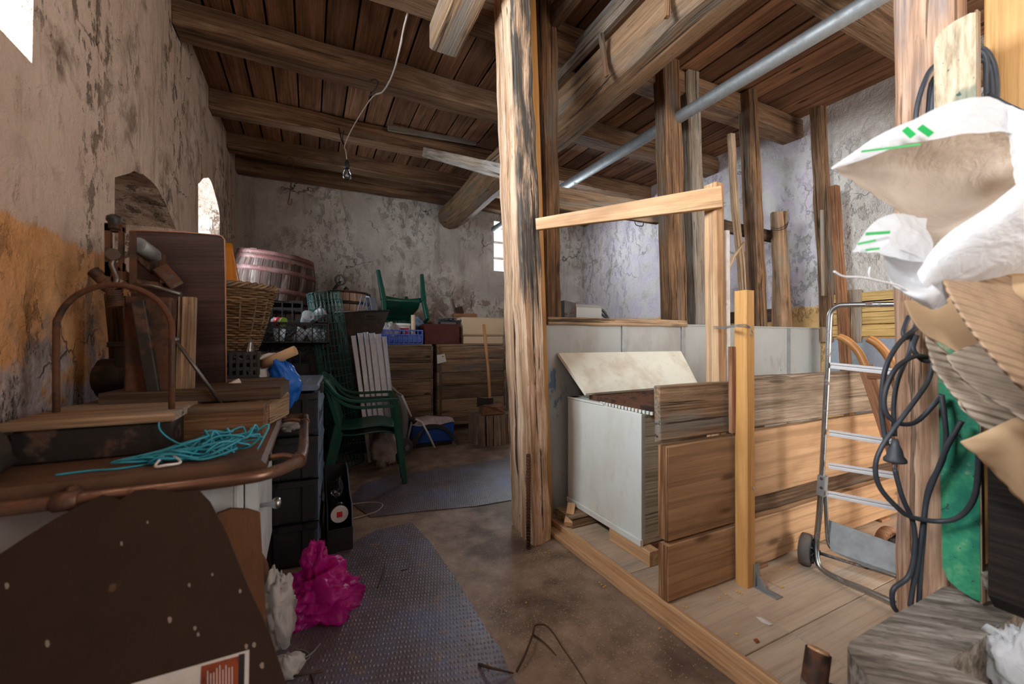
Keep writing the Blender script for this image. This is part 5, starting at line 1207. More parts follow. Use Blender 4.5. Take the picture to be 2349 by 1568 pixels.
for k in range(3): m.tube([onY(1636, 748 + k * 3, 1.3), onY(1662, 749 + k * 2, 1.27), onY(1686, 745 + k * 2, 1.17), onY(1710, 744 + k * 3, 1.17), onY(1724, 752, 1.18)], .0018, 5, sub=4)
m.tube([onY(1724, 752, 1.165), onY(1722, 768, 1.165), onY(1728, 765, 1.165), onY(1723, 752, 1.165), onY(1731, 745, 1.16)], .0016, 5, sub=3)
single(m, 'binding_wire', M_GALV, 'twisted wire binding the square stake to the tall light stake', 'wire')
# ------------------------------------------------------------------ metal hand truck
t = thing('hand_truck', 'worn chrome folding hand truck with four rails standing on the platform', 'hand truck', (2.2, .9, PZ))
XT = 2.2
def T(u, v, x=XT): return onX(u, v, x)
top = [T(1884, 1115), T(1890, 1000), T(1898, 850), T(1902, 745), T(1906, 716), T(1922, 702), T(1950, 699), T(2080, 697), T(2160, 694), T(2190, 700), T(2200, 730), T(2204, 860), T(2200, 1130)]
MB().tube(top, .0115, 10, sub=4).build('upper_frame', M_CHROME, t)
low = [T(1886, 1098), T(1880, 1170), T(1874, 1230), T(1873, 1270, 2.185), T(1884, 1303, 2.17), T(1930, 1330, 2.15), T(1980, 1350, 2.14), T(2040, 1377, 2.13), T(2075, 1395, 2.125), T(2110, 1390, 2.14), T(2116, 1360, 2.17), T(2112, 1340, 2.2)]
MB().tube(low, .0125, 10, sub=4).build('lower_frame', M_CHROME, t)
MB().tube([T(1893, 1105, 2.215), T(1896, 1190, 2.215), T(1900, 1240, 2.215), T(1915, 1262, 2.215), T(1960, 1275, 2.22)], .009, 8, sub=4).build('inner_strut', M_CHROME, t)
m = MB(); a, b = T(1888, 1090), T(1884, 1135); m.beam(a, b, .034, .03, (1, 0, 0)); m.build('bracket', M_GALV, t)
m = MB()
for v in (1097, 1118): m.ball(T(1884, v, XT - .018), .006)
m.build('bolt', M_RUST, t)
for (va, vb) in [(838, 858), (992, 1023), (1067, 1098), (1132, 1172)]:
    m = MB(); p, q = T(1908 - (va - 838) * .02, va), T(2105, vb); d = q - p; q = p + d * 1.2
    m.beam(p, q, .012, .026, (0, 0, 1)); m.beam(p + V((-.009, 0, .010)), q + V((-.009, 0, .010)), .008, .010); m.beam(p + V((-.009, 0, -.008)), q + V((-.009, 0, -.008)), .008, .010); m.build('rail', M_RAIL, t)
m = MB(); m.prism([T(1900, 1192, 2.24), T(2095, 1262, 2.24), T(2100, 1330, 2.2), T(1985, 1300, 2.2), T(1905, 1262, 2.2)], (.004, 0, 0)); m.build('nose_plate', M_GALV, t)
wc = onX(1846, 1271, 2.12); wc = V((2.115, wc.y, PZ + .075)); wc = onD(1850, 1272, 2.02); wc.z = PZ + .076
axw = V((.28, -.96, 0)).normalized()
MB().lathe(wc - axw * .024, [(.06, 0), (.074, .004), (.076, .024), (.074, .044), (.06, .048)], 28, axis=axw).build('tyre', M_TYRE, t)
m = MB(); m.tube([wc + axw * .02, wc + axw * .026], .058, 20); m.tube([wc, wc + axw * .055], .014, 10)
for k in range(10):
    a = k * .628; s1 = axw.cross(V((0, 0, 1))); d = s1 * math.cos(a) + V((0, 0, 1)) * math.sin(a); m.beam(wc + axw * .03 + d * .012, wc + axw * .03 + d * .056, .006, .008, axw)
m.build('spoked_hub', M_BLACK, t); MB().tube([wc + axw * .05, wc + axw * .42], .008, 8).build('axle', M_CHROME, t)
# ------------------------------------------------------------------ wooden sack barrow behind
t = thing('sack_barrow', 'old wooden sack barrow with two curved handles behind the hand truck', 'sack barrow', (2.6, 1.0, PZ))
for pts, e in [([(1925, 772, 2.44), (1945, 782, 2.4), (1970, 808, 2.36), (1986, 842, 2.32)], (2125, 1250, 2.14)), ([(1992, 776, 2.3), (2012, 788, 2.27), (2036, 815, 2.24), (2054, 850, 2.2)], (2185, 1250, 2.02))]:
    q = [onD(*p) for p in pts]; b = onD(*e); b = q[-1] + (b - q[-1]) * ((q[-1].z - .13) / (q[-1].z - b.z))
    m = MB(); m.tube(q, .021, 12, sub=5); m.build('curved_handle', W_HANDLE, t)
    m = MB(); m.beam(q[-1] + (q[-1] - q[-2]) * -.1, b, .036, .06, (0, 1, 0), irr=.002); m.build('side_rail', W_HANDLE if False else W_REDB, t)
for v in (862, 1010, 1160):
    f = (v - 850) / 400
    a = onD(1990 + 135 * f, v, 2.31 - .17 * f); b = onD(2056 + 130 * f, v, 2.19 - .17 * f); m = MB(); m.beam(a, b + (b - a) * .1, .04, .03); m.build('cross_bar', W_REDB, t)
wc = onD(2038, 1222, 2.12); wc = V((wc.x, wc.y, PZ + .07)); axw = V((-.25, -.97, 0)).normalized()
MB().lathe(wc - axw * .025, [(.05, 0), (.068, .006), (.07, .025), (.068, .045), (.05, .05), (.045, .035), (.001, .035)], 26, axis=axw).build('wheel', W_REDB, t)
MB().tube([wc - axw * .03, wc + axw * .032], .02, 12).build('wheel_hub', M_IRON, t)
MB().tube([wc, wc - axw * .0 + V((.12, -.1, .06))], .018, 8).build('axle', M_IRON, t)
# ------------------------------------------------------------------ hanging bulb, cords and hooks
t = thing('light_bulb', 'bare clear light bulb hanging on a cord under the joists', 'light bulb', onY(796, 380, 3.6))
c = onY(796, 402, 3.6)
MB().lathe(c + V((0, 0, -.045)), [(.001, 0), (.02, .005), (.034, .025), (.036, .045), (.028, .068), (.017, .088), (.015, .1)], 20).build('glass', M_BOTTLE, t)
MB().lathe(c + V((0, 0, .055)), [(.017, 0), (.02, .01), (.02, .045), (.01, .06), (.004, .075)], 14).build('socket', M_BLACK, t)
MB().tube([c + V((0, 0, -.01)), c + V((0, 0, .05))], .003, 5).build('filament_stem', M_ALU, t)
m = MB(); m.tube([c + V((0, 0, .12)), onY(793, 345, 3.62), onY(790, 336, 3.7), onY(800, 310, 3.7), onY(822, 270, 3.6), onY(848, 230, 3.45), onY(862, 216, 3.35)], .004, 6, sub=4); m.build('cord', M_CORDW, t)
m = MB(); m.tube([onY(862, 216, 3.34), onY(880, 208, 3.2), onY(900, 172, 3.0), onY(915, 120, 2.8), onY(925, 70, 2.7), onY(938, 20, 2.62), onY(948, -30, 2.55)], .006, 6, sub=4)
for k in range(len(m.v)): m.v[k] += V((noise.noise(m.v[k] * 40), noise.noise(m.v[k] * 40 + V((9, 9, 9))), 0)) * .004
single(m, 'frayed_cord', M_CORDW, 'frayed white cord looping from the ceiling to the joist hook', 'cord')
m = MB(); m.tube([onY(848, 190, 3.34), onY(852, 184, 3.3), onY(862, 182, 3.3), onY(867, 192, 3.3), onY(858, 208, 3.31), onY(846, 222, 3.33)], .005, 6, sub=4)
single(m, 'joist_hook', M_IRON, 'bent wire hook on the nearest joist holding the frayed cord', 'hook')
m = MB(); m.tube([onY(652, 372, 5.28), onY(655, 365, 5.28), onY(665, 362, 5.28), onY(673, 370, 5.27), onY(670, 400, 5.27), onY(663, 455, 5.26), onY(660, 466, 5.26), onY(667, 469, 5.26), onY(669, 456, 5.26)], .006, 6, sub=4)
single(m, 'wire_hook', M_RUST, 'long rusty wire hook hanging from a joist before the back wall', 'hook')
m = MB(); m.tube([onY(777, 293, 4.42), onY(782, 315, 4.4), onY(788, 334, 4.36)], .006, 6, sub=3); m.tube([onY(788, 300, 4.4), onY(786, 318, 4.4), onY(790, 336, 4.36)], .004, 6, sub=3)
single(m, 'cord_hook', M_IRON, 'small dark hook on the joist above the light bulb', 'hook')
# ------------------------------------------------------------------ foreground right
timber('foreground_post', (1.985, .66, PZ), (1.96, .655, 2.86), .15, .15, wood('near_post', (.22, .11, .06), (.45, .27, .17), (.62, .43, .31), .85, .1, .5, (.33, .27, .25), .35, cracks=.6, bump=.9), 'thick reddish post in the right foreground hung with cables', 'post', up=(0, 1, 0), irr=.012)
timber('post_doubling', (2.08, .505, PZ), (2.05, .49, 2.86), .06, .1, W_STAKE, 'plain timber behind the foreground post near the top right', 'timber', up=(0, 1, 0), irr=.002)
XG = 1.8
def G(u, v, x=XG): return onX(u, v, x)
t = thing('green_board', 'long round-ended plank with flaked green paint in front of the foreground post', 'plank', G(2210, 1382))
gp = [(2162, 1300), (2155, 1000), (2147, 700), (2143, 300), (2142, 110), (2147, 88), (2160, 70), (2190, 48), (2225, 30), (2238, 28), (2240, 300), (2243, 700), (2247, 1100), (2250, 1380), (2228, 1370), (2200, 1352), (2175, 1330)]
MB().prism([G(u, v) for u, v in gp], (.028, 0, 0), along=(0, 0, 1)).build('plank', M_GREENP, t)
m = MB()
e_ = [G(u, v, XG + .014) + V((0, -.004, 0)) for u, v in gp[9:14]]
m.beam(e_[0], e_[2], .024, .006, (0, 1, 0)); m.beam(e_[2], e_[4], .024, .006, (0, 1, 0)); m.build('bare_edge', W_ROUGH, t)
# weathered wooden trough in the lower right corner
t = thing('wooden_trough', 'weathered grey wooden block with a square hollow in the lower right corner', 'trough', onZ(2100, 1450, .1))
ZB = .36
po = [(1944, 1484), (1950, 1470), (2055, 1406), (2104, 1381), (2164, 1345), (2349, 1338), (2480, 1335), (2480, 1350), (2349, 1398), (2250, 1465), (2187, 1508), (2178, 1520), (2195, 1535), (2290, 1580), (2420, 1650), (2300, 1800), (2110, 1670), (2010, 1572), (1955, 1508)]
P_ = [onZ(u, v, ZB) for u, v in po]
MB().prism(P_, (0, 0, -(ZB - PZ)), along=(.9, -.3, 0)).build('block', M_WEATHER, t)
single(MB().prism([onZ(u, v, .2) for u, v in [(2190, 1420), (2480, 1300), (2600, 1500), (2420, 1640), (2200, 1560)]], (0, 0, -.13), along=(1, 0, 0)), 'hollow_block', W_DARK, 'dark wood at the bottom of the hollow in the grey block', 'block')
timber('grey_batten', onZ(2240, 1352, .385), onZ(2440, 1318, .40), .05, .05, M_WEATHER, 'grey batten lying behind the green plank on the weathered block', 'batten', irr=.003)
timber('grey_batten', onZ(2255, 1330, .44), onZ(2440, 1285, .46), .06, .05, M_WEATHER, 'second grey batten lying higher behind the green plank', 'batten', irr=.003)
single(MB().crumple(onZ(2340, 1530, .3), (.05, .06, .09), 31, .4, .4, 30), 'plastic_scrap', M_WOVEN, 'piece of shiny white plastic inside the hollow of the grey block', 'plastic')
t = thing('handle_stub', 'stub of a round wooden handle in a rusty sleeve standing by the grey block', 'handle', onD(1880, 1530, 1.18))
c0, c1 = onD(1878, 1488, 1.18), onD(1868, 1560, 1.16); c1 = c0 + (c1 - c0) * ((c0.z - PZ) / (c0.z - c1.z))
MB().tube([c0 + V((0, 0, .001)), c0 + (c1 - c0) * .1], .026, 18).build('wooden_core', W_PINE, t)
m = MB(); m.tube([c0 + (c0 - c1) * -.02, c1], .031, 18, caps=False); m.build('sleeve', M_RUST, t)
single(MB().prism([onZ(u, v, .2) for u, v in [(1838, 1545), (1850, 1540), (1960, 1590), (1930, 1640), (1830, 1600)]], (0, 0, -.14), along=(1, 0, 0)), 'grey_offcut', W_GREY, 'grey wooden offcut at the bottom edge below the handle stub', 'offcut')
# box added behind the cardboard; its near-black colour stands for the shaded void
single(MB().box(1.63, 2.3, -.35, .43, .43, .92, axis='y', irr=.004), 'shade_box', wood('shade_black', (.008, .006, .005), (.016, .011, .008), (.03, .02, .015), .8, .2, 0), 'added near-black box filling the shaded void under the cardboard, right edge', 'filler box')
# torn cardboard heap
def K(u, v, d): return onD(u, v, d)
def sheet(poly, th, mat, nm, parent, bend=0):
    m = MB(); p = [K(*q) for q in poly]; n = (p[1] - p[0]).cross(p[-1] - p[0]).normalized()
    m.prism(p, n * th); return m.build(nm, mat, parent)
def cardpatch(rows, nm, parent, mat, amp=.004, freq=9, th=.005, nu=22, nv=12):
    m = MB(); m.patch([[K(*q) for q in r] for r in rows], nu, nv, amp, freq); o = m.build(nm, mat, parent); s_ = o.modifiers.new('t', 'SOLIDIFY'); s_.thickness = th; return o
def corr(name, col):
    t = NT(name); p = t.obj(); w_ = t.new('ShaderNodeTexWave', bands_direction='DIAGONAL'); t.link(t.vmul(p, (1, -1, 4)), w_.inputs['Vector']); w_.inputs['Scale'].default_value = 9; w_.inputs['Distortion'].default_value = 1.2
    n = t.noise(p, 7, 4, .6); c = t.mix(t.step(n, .35, .7), col, tuple(x * .55 for x in col)); t.bump(w_.outputs['Fac'], .6, .01); return t.done(c, .85, .15)
M_CORR = corr('corrugated_board', (.46, .31, .2)); M_CORR2 = corr('dusty_corrugated', (.5, .4, .31))
t = thing('torn_cardboard', 'torn upper cardboard flap with rough edge under the white woven bag', 'cardboard', K(2250, 800, .95))
cardpatch([[(2156, 620, .9), (2210, 606, .92), (2290, 625, .95), (2400, 660, .98)], [(2190, 690, .86), (2240, 690, .87), (2310, 710, .88), (2420, 740, .9)], [(2255, 790, .82), (2300, 800, .82), (2350, 830, .82), (2430, 850, .84)], [(2330, 880, .8), (2355, 900, .8), (2390, 920, .8), (2450, 940, .82)]], 'flap', t, M_CORR, .003)
t = thing('torn_cardboard', 'dark folded cardboard hanging behind the torn flap', 'cardboard', K(2180, 760, 1.1))
cardpatch([[(2078, 690, 1.12), (2120, 690, 1.12), (2190, 680, 1.1), (2330, 700, 1.06)], [(2092, 735, 1.1), (2140, 745, 1.08), (2200, 765, 1.05), (2330, 790, 1.0)], [(2118, 770, 1.08), (2160, 790, 1.05), (2220, 815, 1.0), (2340, 840, .97)]], 'flap', t, M_CARD, .006)
t = thing('torn_cardboard', 'long pale torn cardboard strip slanting down to the right edge', 'cardboard', K(2270, 850, .95))
cardpatch([[(2168, 815, .98), (2215, 795, .97), (2265, 785, .95), (2300, 800, .93)], [(2190, 845, .95), (2240, 860, .93), (2300, 860, .91), (2370, 890, .88)], [(2220, 880, .93), (2280, 920, .9), (2349, 960, .86), (2430, 1000, .84)]], 'flap', t, M_CORR2, .003)
t = thing('torn_cardboard', 'crumpled lower cardboard hanging above the green plank', 'cardboard', K(2240, 950, 1.0))
cardpatch([[(2115, 775, 1.06), (2135, 830, 1.04), (2165, 880, 1.02), (2195, 930, 1.0)], [(2160, 800, 1.03), (2185, 860, 1.02), (2215, 920, .99), (2240, 980, .98)], [(2200, 850, 1.0), (2240, 910, .98), (2290, 960, .95), (2330, 1015, .93)], [(2240, 880, .97), (2300, 930, .94), (2360, 960, .92), (2420, 1040, .9)]], 'flap', t, M_CORR2, .014, 9)
t = thing('torn_cardboard', 'lowest brown paper board curling at the right edge', 'cardboard', K(2300, 1000, .95))
cardpatch([[(2205, 1010, .99), (2260, 990, .96), (2330, 960, .93), (2430, 930, .9)], [(2240, 1040, .98), (2290, 1020, .95), (2349, 1005, .92), (2440, 1000, .9)], [(2270, 1070, 1.0), (2320, 1120, .99), (2370, 1180, .97), (2450, 1230, .96)]], 'flap', t, M_CARD, .012, 8)
t = thing('cardboard_carton', 'brown cardboard carton lying under the white bag at the right edge', 'carton', K(2330, 650, 1.0))
cardpatch([[(2270, 640, .98), (2349, 630, .95), (2480, 620, .92)], [(2300, 665, .94), (2380, 680, .9), (2500, 690, .88)], [(2349, 700, .92), (2420, 740, .89), (2520, 760, .87)]], 'flap', t, M_CARD, .003, th=.006)
single(MB().box(1.47, 2.1, -.4, .27, .925, 1.3, axis='y', irr=.003), 'carton_box', M_CARD, 'carton on the near-black box carrying the torn cardboard and the white bag', 'carton')
# white woven bag
t = thing('woven_bag', 'open white woven plastic bag with green print lying on the cardboard', 'bag', K(2200, 500, 1.0))
def wp(rows, nm, mat=M_WOVEN, amp=.010, freq=9, nu=64, nv=36):
    m = MB(); m.patch([[K(*q) for q in r] for r in rows], nu, nv, amp, freq); return m.build(nm, mat, t)
wp([[(1905, 388, .98), (1990, 350, .99), (2080, 318, 1.0), (2200, 300, 1.02), (2325, 292, 1.03)], [(1910, 392, .98), (2020, 395, 1.04), (2130, 395, 1.09), (2230, 390, 1.1), (2325, 360, 1.1)], [(1950, 412, .98), (2040, 455, 1.03), (2110, 480, 1.07), (2220, 470, 1.08), (2330, 415, 1.05)], [(2040, 470, .97), (2085, 500, .98), (2130, 530, 1.0), (2210, 500, .97), (2330, 440, .95)], [(2090, 500, .96), (2110, 535, .95), (2140, 560, .95), (2200, 530, .94), (2320, 460, .92)]], 'lining', M_WOVENIN, .011, 8)
wp([[(1905, 386, .98), (2000, 325, .965), (2080, 280, .95), (2150, 245, .94), (2260, 226, .93), (2349, 268, .92)], [(1908, 388, .975), (2005, 340, .955), (2085, 305, .94), (2170, 275, .93), (2270, 262, .92), (2349, 290, .91)], [(1912, 390, .975), (2010, 357, .955), (2090, 328, .94), (2190, 308, .925), (2290, 300, .91), (2349, 318, .9)]], 'top_flap')
wp([[(2270, 232, .94), (2310, 245, .92), (2349, 262, .9), (2440, 300, .88)], [(2310, 300, .92), (2330, 320, .9), (2360, 330, .88), (2440, 360, .86)], [(2318, 370, .91), (2335, 390, .89), (2365, 400, .87), (2440, 430, .85)], [(2322, 420, .9), (2340, 440, .88), (2370, 450, .86), (2440, 480, .84)]], 'side_fold')
wp([[(2430, 370, .84), (2335, 420, .86), (2270, 465, .87), (2200, 512, .88), (2150, 560, .89), (2105, 625, .9)], [(2430, 430, .83), (2340, 470, .84), (2280, 520, .85), (2220, 560, .86), (2165, 600, .875), (2118, 650, .89)], [(2430, 540, .85), (2345, 560, .86), (2285, 590, .87), (2230, 615, .88), (2180, 640, .89), (2140, 668, .9)], [(2430, 640, .9), (2349, 632, .9), (2290, 635, .9), (2230, 645, .9), (2190, 665, .9), (2160, 692, .9)]], 'body', amp=.009, freq=9)
wp([[(1950, 576, .95), (1985, 535, .95), (2020, 505, .95), (2060, 492, .95), (2120, 500, .97)], [(1952, 578, .95), (2000, 560, .94), (2040, 550, .93), (2085, 545, .93), (2130, 560, .93)], [(1985, 580, .94), (2010, 578, .93), (2045, 590, .92), (2090, 600, .91), (2140, 600, .91)]], 'left_lip')
wp([[(2030, 580, .94), (2060, 575, .92), (2095, 585, .91), (2135, 600, .9)], [(2032, 620, .93), (2060, 630, .95), (2095, 640, .95), (2130, 640, .9)], [(2045, 655, .92), (2075, 670, .9), (2110, 672, .88), (2150, 660, .88)], [(2085, 680, .92), (2115, 700, .9), (2140, 706, .89), (2172, 690, .89)]], 'lower_pocket', amp=.008)
gp_ = plastic('green_print', (.03, .5, .12), .5, .05)
def stripe(a, b, w_, d, mtl=gp_):
    m = MB(); p, q = K(*a, d), K(*b, d); r_ = ray(*a).normalized(); s_ = (q - p).cross(r_).normalized() * (w_ * d / F)
    m.prism([p, q, q + s_, p + s_], r_ * .001); return m
m = stripe((1970, 352), (2060, 335), 5, .925); m2 = stripe((2068, 334), (2105, 332), 4, .92)
for k, (a, b) in enumerate([((1975, 350), (2112, 333)), ((2068, 300), (2088, 318)), ((2103, 296), (2130, 315))]): stripe(a, b, 5 if k == 0 else 12, .915).build('green_print', gp_, t)
for k, (a, b) in enumerate([((1985, 540), (2042, 536)), ((1968, 562), (2010, 553)), ((1985, 576), (2018, 572))]): stripe(a, b, 5 if k else 7, .915).build('green_print', gp_, t)
m = MB(); m.tube([K(1913, 622, .9), K(1935, 634, .9), K(1975, 636, .9), K(2020, 645, .9), K(2060, 655, .9), K(2090, 672, .9)], .0022, 5, sub=5); m.tube([K(1995, 640, .9), K(1993, 622, .9), K(1996, 612, .9)], .0015, 5); m.build('loose_thread', M_WHITEP, t)
# cables hung on the foreground post
t = thing('extension_cable', 'black power cable with a plug hanging in loops before the foreground post', 'cable', K(2080, 900, 1.35))
def cable(pts, r=.0072, nm='loop'): MB().tube([K(*p) for p in pts], r, 8, sub=6).build(nm, M_RUBBER, t)
cable([(2085, 725, 1.42), (2072, 760, 1.41), (2080, 775, 1.4), (2100, 750, 1.38), (2110, 730, 1.38)])
cable([(2110, 745, 1.38), (2060, 790, 1.36), (2030, 850, 1.35), (2022, 930, 1.35), (2028, 990, 1.35), (2035, 1020, 1.35)])
cable([(2095, 760, 1.4), (2085, 810, 1.4), (2060, 870, 1.38), (2050, 930, 1.37), (2052, 1000, 1.36)])
cable([(2130, 818, 1.34), (2095, 818, 1.33), (2055, 845, 1.32), (2030, 900, 1.32), (2032, 945, 1.32), (2060, 970, 1.32), (2100, 968, 1.32), (2140, 930, 1.30), (2160, 905, 1.28)])
cable([(2103, 770, 1.36), (2095, 800, 1.35), (2115, 825, 1.34), (2137, 832, 1.33), (2130, 870, 1.32), (2105, 910, 1.31), (2060, 970, 1.3), (2020, 1030, 1.3), (2008, 1075, 1.3), (2020, 1120, 1.3), (2060, 1165, 1.3), (2090, 1185, 1.3), (2150, 1195, 1.28), (2200, 1185, 1.24), (2235, 1140, 1.2), (2245, 1060, 1.18), (2240, 1005, 1.17)])
cable([(2160, 905, 1.28), (2166, 950, 1.27), (2170, 1010, 1.27), (2160, 1060, 1.28), (2130, 1120, 1.31), (2118, 1200, 1.31), (2105, 1290, 1.31), (2095, 1340, 1.31), (2088, 1390, 1.31)])
cable([(2206, 965, 1.23), (2175, 1020, 1.25), (2150, 1080, 1.28), (2125, 1150, 1.31), (2118, 1230, 1.31), (2112, 1300, 1.31), (2108, 1385, 1.31)])
cable([(2052, 1075, 1.33), (2070, 1140, 1.32), (2095, 1200, 1.315), (2098, 1260, 1.31), (2085, 1320, 1.31), (2050, 1350, 1.31), (2048, 1385, 1.31), (2056, 1400, 1.31)])
pl_ = K(2053, 1038, 1.34); ax = V((.06, .02, -1)).normalized()
m = MB(); m.lathe(pl_ + V((0, 0, .045)), [(.008, 0), (.012, .02), (.019, .035), (.022, .055), (.03, .066), (.03, .074), (.001, .075)], 14, axis=ax)
o = m.build('plug', M_RUBBER, t)
m = MB()
for s_ in (-.01, .01): m.tube([pl_ + V((s_, 0, -.03)), pl_ + V((s_ + .001, 0, -.055))], .0025, 6)
m.build('plug_pin', M_ALU, t)
t = thing('cable_coil', 'coil of black cable hung behind the top of the green plank', 'cable', K(2200, 200, 1.33))
def coil(pts, r=.0075):
    MB().tube([K(*p) for p in pts], r, 8, sub=5).build('loop', M_RUBBER, t)
coil([(2100, 320, 1.36), (2103, 250, 1.36), (2120, 190, 1.36), (2145, 150, 1.36), (2200, 130, 1.37), (2250, 110, 1.36), (2280, 150, 1.35), (2285, 230, 1.34), (2262, 300, 1.34)])
coil([(2125, 310, 1.37), (2130, 250, 1.37), (2142, 180, 1.37), (2200, 150, 1.38), (2262, 140, 1.36), (2276, 190, 1.35), (2275, 260, 1.34)])
coil([(2135, 310, 1.36), (2138, 250, 1.36), (2150, 190, 1.36), (2210, 120, 1.38), (2258, 125, 1.36), (2264, 190, 1.36), (2266, 250, 1.35)], .009)
coil([(2270, 215, 1.33), (2300, 235, 1.3), (2349, 258, 1.28), (2440, 300, 1.25)], .006)
t = thing('terminal_disc', 'small grey round junction disc on the right wall near the top right corner', 'junction box', onX(2335, 85, XR - .02))
c = onX(2335, 85, XR); MB().lathe(c, [(.09, 0), (.09, .012), (.05, .02), (.02, .03), (.001, .03)], 22, axis=(-1, 0, 0)).build('disc', M_GALV, t)
# ------------------------------------------------------------------ floor things
def mat_(poly, label):
    m = MB(); P_ = [onZ(u, v, .006) for u, v in poly]; m.prism(P_, (0, 0, -.005)); return single(m, 'rubber_mat', M_MAT, label, 'mat', 'rubber mats on the floor')
mat_([(640, 1450), (720, 1310), (790, 1252), (865, 1215), (945, 1197), (985, 1240), (1035, 1310), (1085, 1390), (1120, 1450), (1145, 1480), (1165, 1530), (1200, 1600), (1260, 1700), (560, 1720), (590, 1560)], 'large worn blue-grey ribbed rubber mat on the floor, nearest the camera')
mat_([(905, 1088), (1040, 1070), (1172, 1048), (1178, 1145), (1090, 1160), (960, 1172), (850, 1185), (800, 1150), (830, 1110)], 'smaller worn rubber mat farther back between chair and hewn post')
m = MB(); c = onZ(722, 1415, 0); m.crumple(c + V((.0, .03, .07)), (.165, .13, .105), 17, .5, .38, 84, zmin=.004, freq=1.2)
m2 = MB(); m2.crumple(c + V((.01, .05, .17)), (.05, .045, .1), 8, .4, .5, 36, zmin=.05); m.v += m2.v; b0 = len(m.lc); m.f += [[b0 + i for i in f] for f in m2.f]; m.lc += m2.lc; m.tn += m2.tn; m.sm += m2.sm
single(m, 'plastic_bag', M_PINK, 'crumpled magenta pink plastic bag on the floor', 'bag')
m = MB(); c = onZ(640, 1500, 0); m.crumple(c + V((-.01, .06, .12)), (.065, .075, .13), 23, .4, .35, 44, zmin=.004)
single(m, 'plastic_bag', M_WHITEF, 'dirty white plastic bag standing on the floor beside the pink one', 'bag')
m = MB(); m.crumple(onZ(655, 1528, .03), (.05, .035, .035), 29, .4, .5, 26, zmin=.007)
single(m, 'plastic_bag', M_WHITEF, 'small flattened white plastic bag end low beside the fibreboard', 'bag')
m = MB(); Z = lambda u, v, z=.01: onZ(u, v, z)
m.tube([Z(735, 1475), Z(712, 1500), Z(690, 1512), Z(670, 1520), Z(655, 1535)], .003, 5, sub=4); m.tube([Z(676, 1488), Z(700, 1492), Z(710, 1505), Z(695, 1517), Z(660, 1525)], .0025, 5, sub=4)
single(m, 'wire_scrap', M_GALV, 'loop of thin grey wire on the floor below the pink bag', 'wire')
def twig(paths, r, label, mat=M_TWIG):
    m = MB()
    for p in paths: m.tube([Z(u, v, .009 + (.02 if 0 < i < len(p) - 1 else 0)) for i, (u, v) in enumerate(p)], r, 5, sub=4, r1=r * .4)
    single(m, 'twig', mat, label, 'twig', 'twigs on the floor')
twig([[(662, 1553), (700, 1545), (741, 1540)], [(722, 1543), (735, 1535)], [(714, 1545), (720, 1568)]], .005, 'dark forked twig on the floor near the bottom left')
twig([[(1098, 1523), (1130, 1532), (1178, 1543)]], .006, 'short thick twig at the bottom edge of the large mat')
twig([[(1185, 1540), (1205, 1500), (1222, 1455), (1228, 1434), (1250, 1433), (1268, 1450), (1290, 1485), (1318, 1525), (1345, 1568)], [(1222, 1455), (1250, 1475), (1276, 1503)]], .0045, 'long thin bent twig on the concrete in front of the platform edge')
twig([[(866, 1348), (880, 1312), (884, 1285)]], .003, 'thin straight twig lying on the large mat near the pink bag')
twig([[(920, 1308), (936, 1304)]], .003, 'tiny dark twig lying across the large mat')
m = MB(); q = onZ(1748, 1425, PZ + .004); m.prism([onZ(u, v, PZ + .003) for u, v in [(1735, 1415), (1745, 1416), (1772, 1432), (1765, 1434), (1748, 1427)]], (0, 0, .002))
single(m, 'feather', M_PAPER, 'small grey feather on the platform boards', 'feather')
m = MB(); m.tube([onZ(1762, 1332, PZ + .003), onZ(1795, 1348, PZ + .003)], .002, 5)
single(m, 'straw', W_PINE, 'pale straw lying on the platform behind the square stake', 'straw')
single(MB().prism([onZ(u, v, PZ + .003) for u, v in [(1728, 1467), (1737, 1464), (1742, 1472), (1735, 1475)]], (0, 0, .002)), 'dry_leaf', M_FLAPRED, 'small curled reddish leaf on the platform boards', 'leaf')
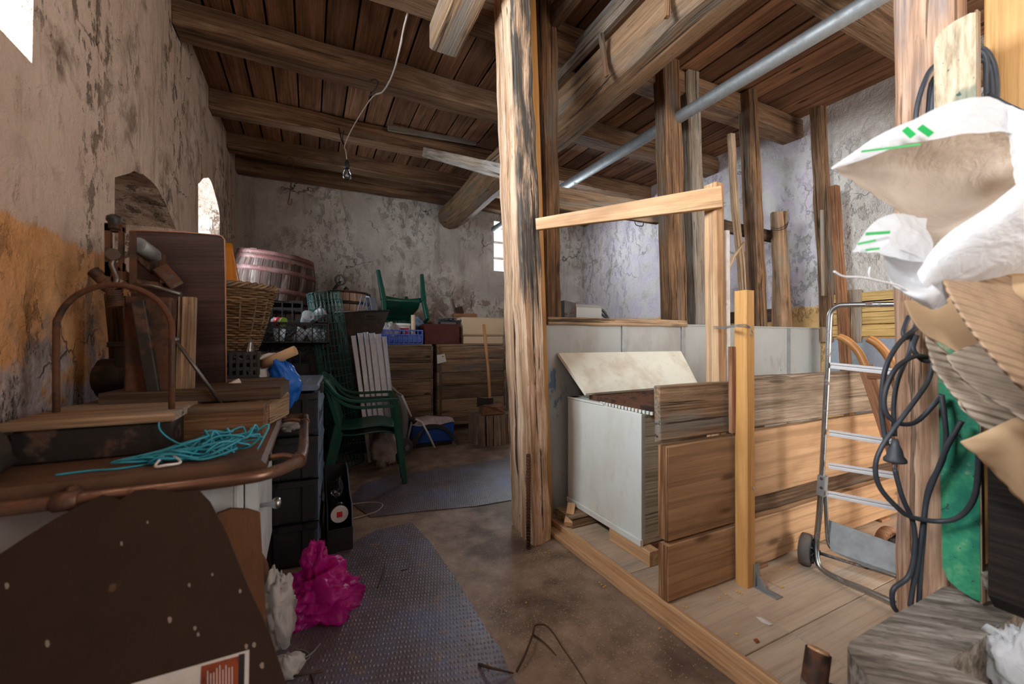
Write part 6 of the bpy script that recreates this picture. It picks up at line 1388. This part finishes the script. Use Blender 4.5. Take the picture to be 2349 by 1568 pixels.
# loose grain
g = random.Random(11)
def kern(m, p, r, el, mat=None):
    a = g.uniform(0, 6.28); d = V((math.cos(a), math.sin(a), 0)) * el; s_ = V((-math.sin(a), math.cos(a), 0)) * r; u_ = V((0, 0, r * .8))
    vs = [p + d, p + s_, p - d, p - s_, p + u_ + d * .3, p + u_ - d * .3]
    m.add(vs, [[0, 1, 4], [1, 2, 5], [1, 5, 4], [2, 3, 5], [3, 0, 4], [3, 4, 5]], None, None, True)
m = MB()
for (u, v, su, sv, n_) in [(1130, 1390, 70, 40, 170), (1200, 1430, 90, 60, 180), (1290, 1310, 60, 40, 200), (1340, 1400, 90, 60, 220), (1450, 1440, 120, 70, 260), (1240, 1270, 40, 15, 90), (1080, 1300, 120, 80, 120), (1020, 1460, 160, 90, 110), (1420, 1530, 160, 40, 120), (900, 1350, 160, 100, 50), (1100, 1180, 120, 50, 60)]:
    for _ in range(n_):
        uu, vv = g.gauss(u, su * .6), g.gauss(v, sv * .6); p = onZ(uu, vv, .003)
        if p.x < 1.27 and p.y > .3: kern(m, p, g.uniform(.0012, .002), g.uniform(.003, .0048))
o = single(m, 'spilled_grain', M_GRAIN, 'pale grain scattered over the concrete and mat', 'grain'); o['kind'] = 'stuff'
m = MB()
for (u, v, su, sv, n_) in [(1370, 1190, 60, 20, 120), (1420, 1300, 50, 30, 90), (1500, 1350, 40, 20, 60)]:
    for _ in range(n_):
        p = onZ(g.gauss(u, su * .6), g.gauss(v, sv * .6), PZ + .003)
        if 1.37 < p.x < 1.48 and p.y < 2.0: kern(m, p, g.uniform(.0012, .002), g.uniform(.003, .0048))
o = single(m, 'spilled_grain', M_GRAIN, 'pale grain scattered on the platform around the feed bin', 'grain'); o['kind'] = 'stuff'
m = MB()
for (u, v, z) in [(1290, 1222, 0), (1283, 1232, 0), (1260, 1268, 0), (1213, 1252, 0), (1375, 1335, 0), (1380, 1340, 0), (1388, 1343, 0), (1385, 1346, 0), (1512, 1440, 0), (1207, 1381, 0), (1690, 1355, PZ), (1696, 1358, PZ), (1702, 1360, PZ), (1690, 1453, PZ), (1810, 1305, PZ), (1815, 1302, PZ), (1772, 1330, PZ), (1795, 1345, PZ), (1010, 1342, 0), (1056, 1545, 0), (1008, 1514, 0), (1056, 1502, 0), (785, 1492, 0), (1575, 1392, PZ), (1568, 1390, PZ), (1745, 1318, PZ), (1770, 1310, PZ), (1790, 1305, PZ), (1760, 1318, PZ), (1800, 1298, PZ), (1780, 1312, PZ), (1650, 1370, PZ), (1665, 1362, PZ)]:
    kern(m, onZ(u, v, z + .004), .0045, .0065)
o = single(m, 'spilled_corn', M_CORN, 'yellow maize kernels scattered on floor and platform', 'maize'); o['kind'] = 'stuff'
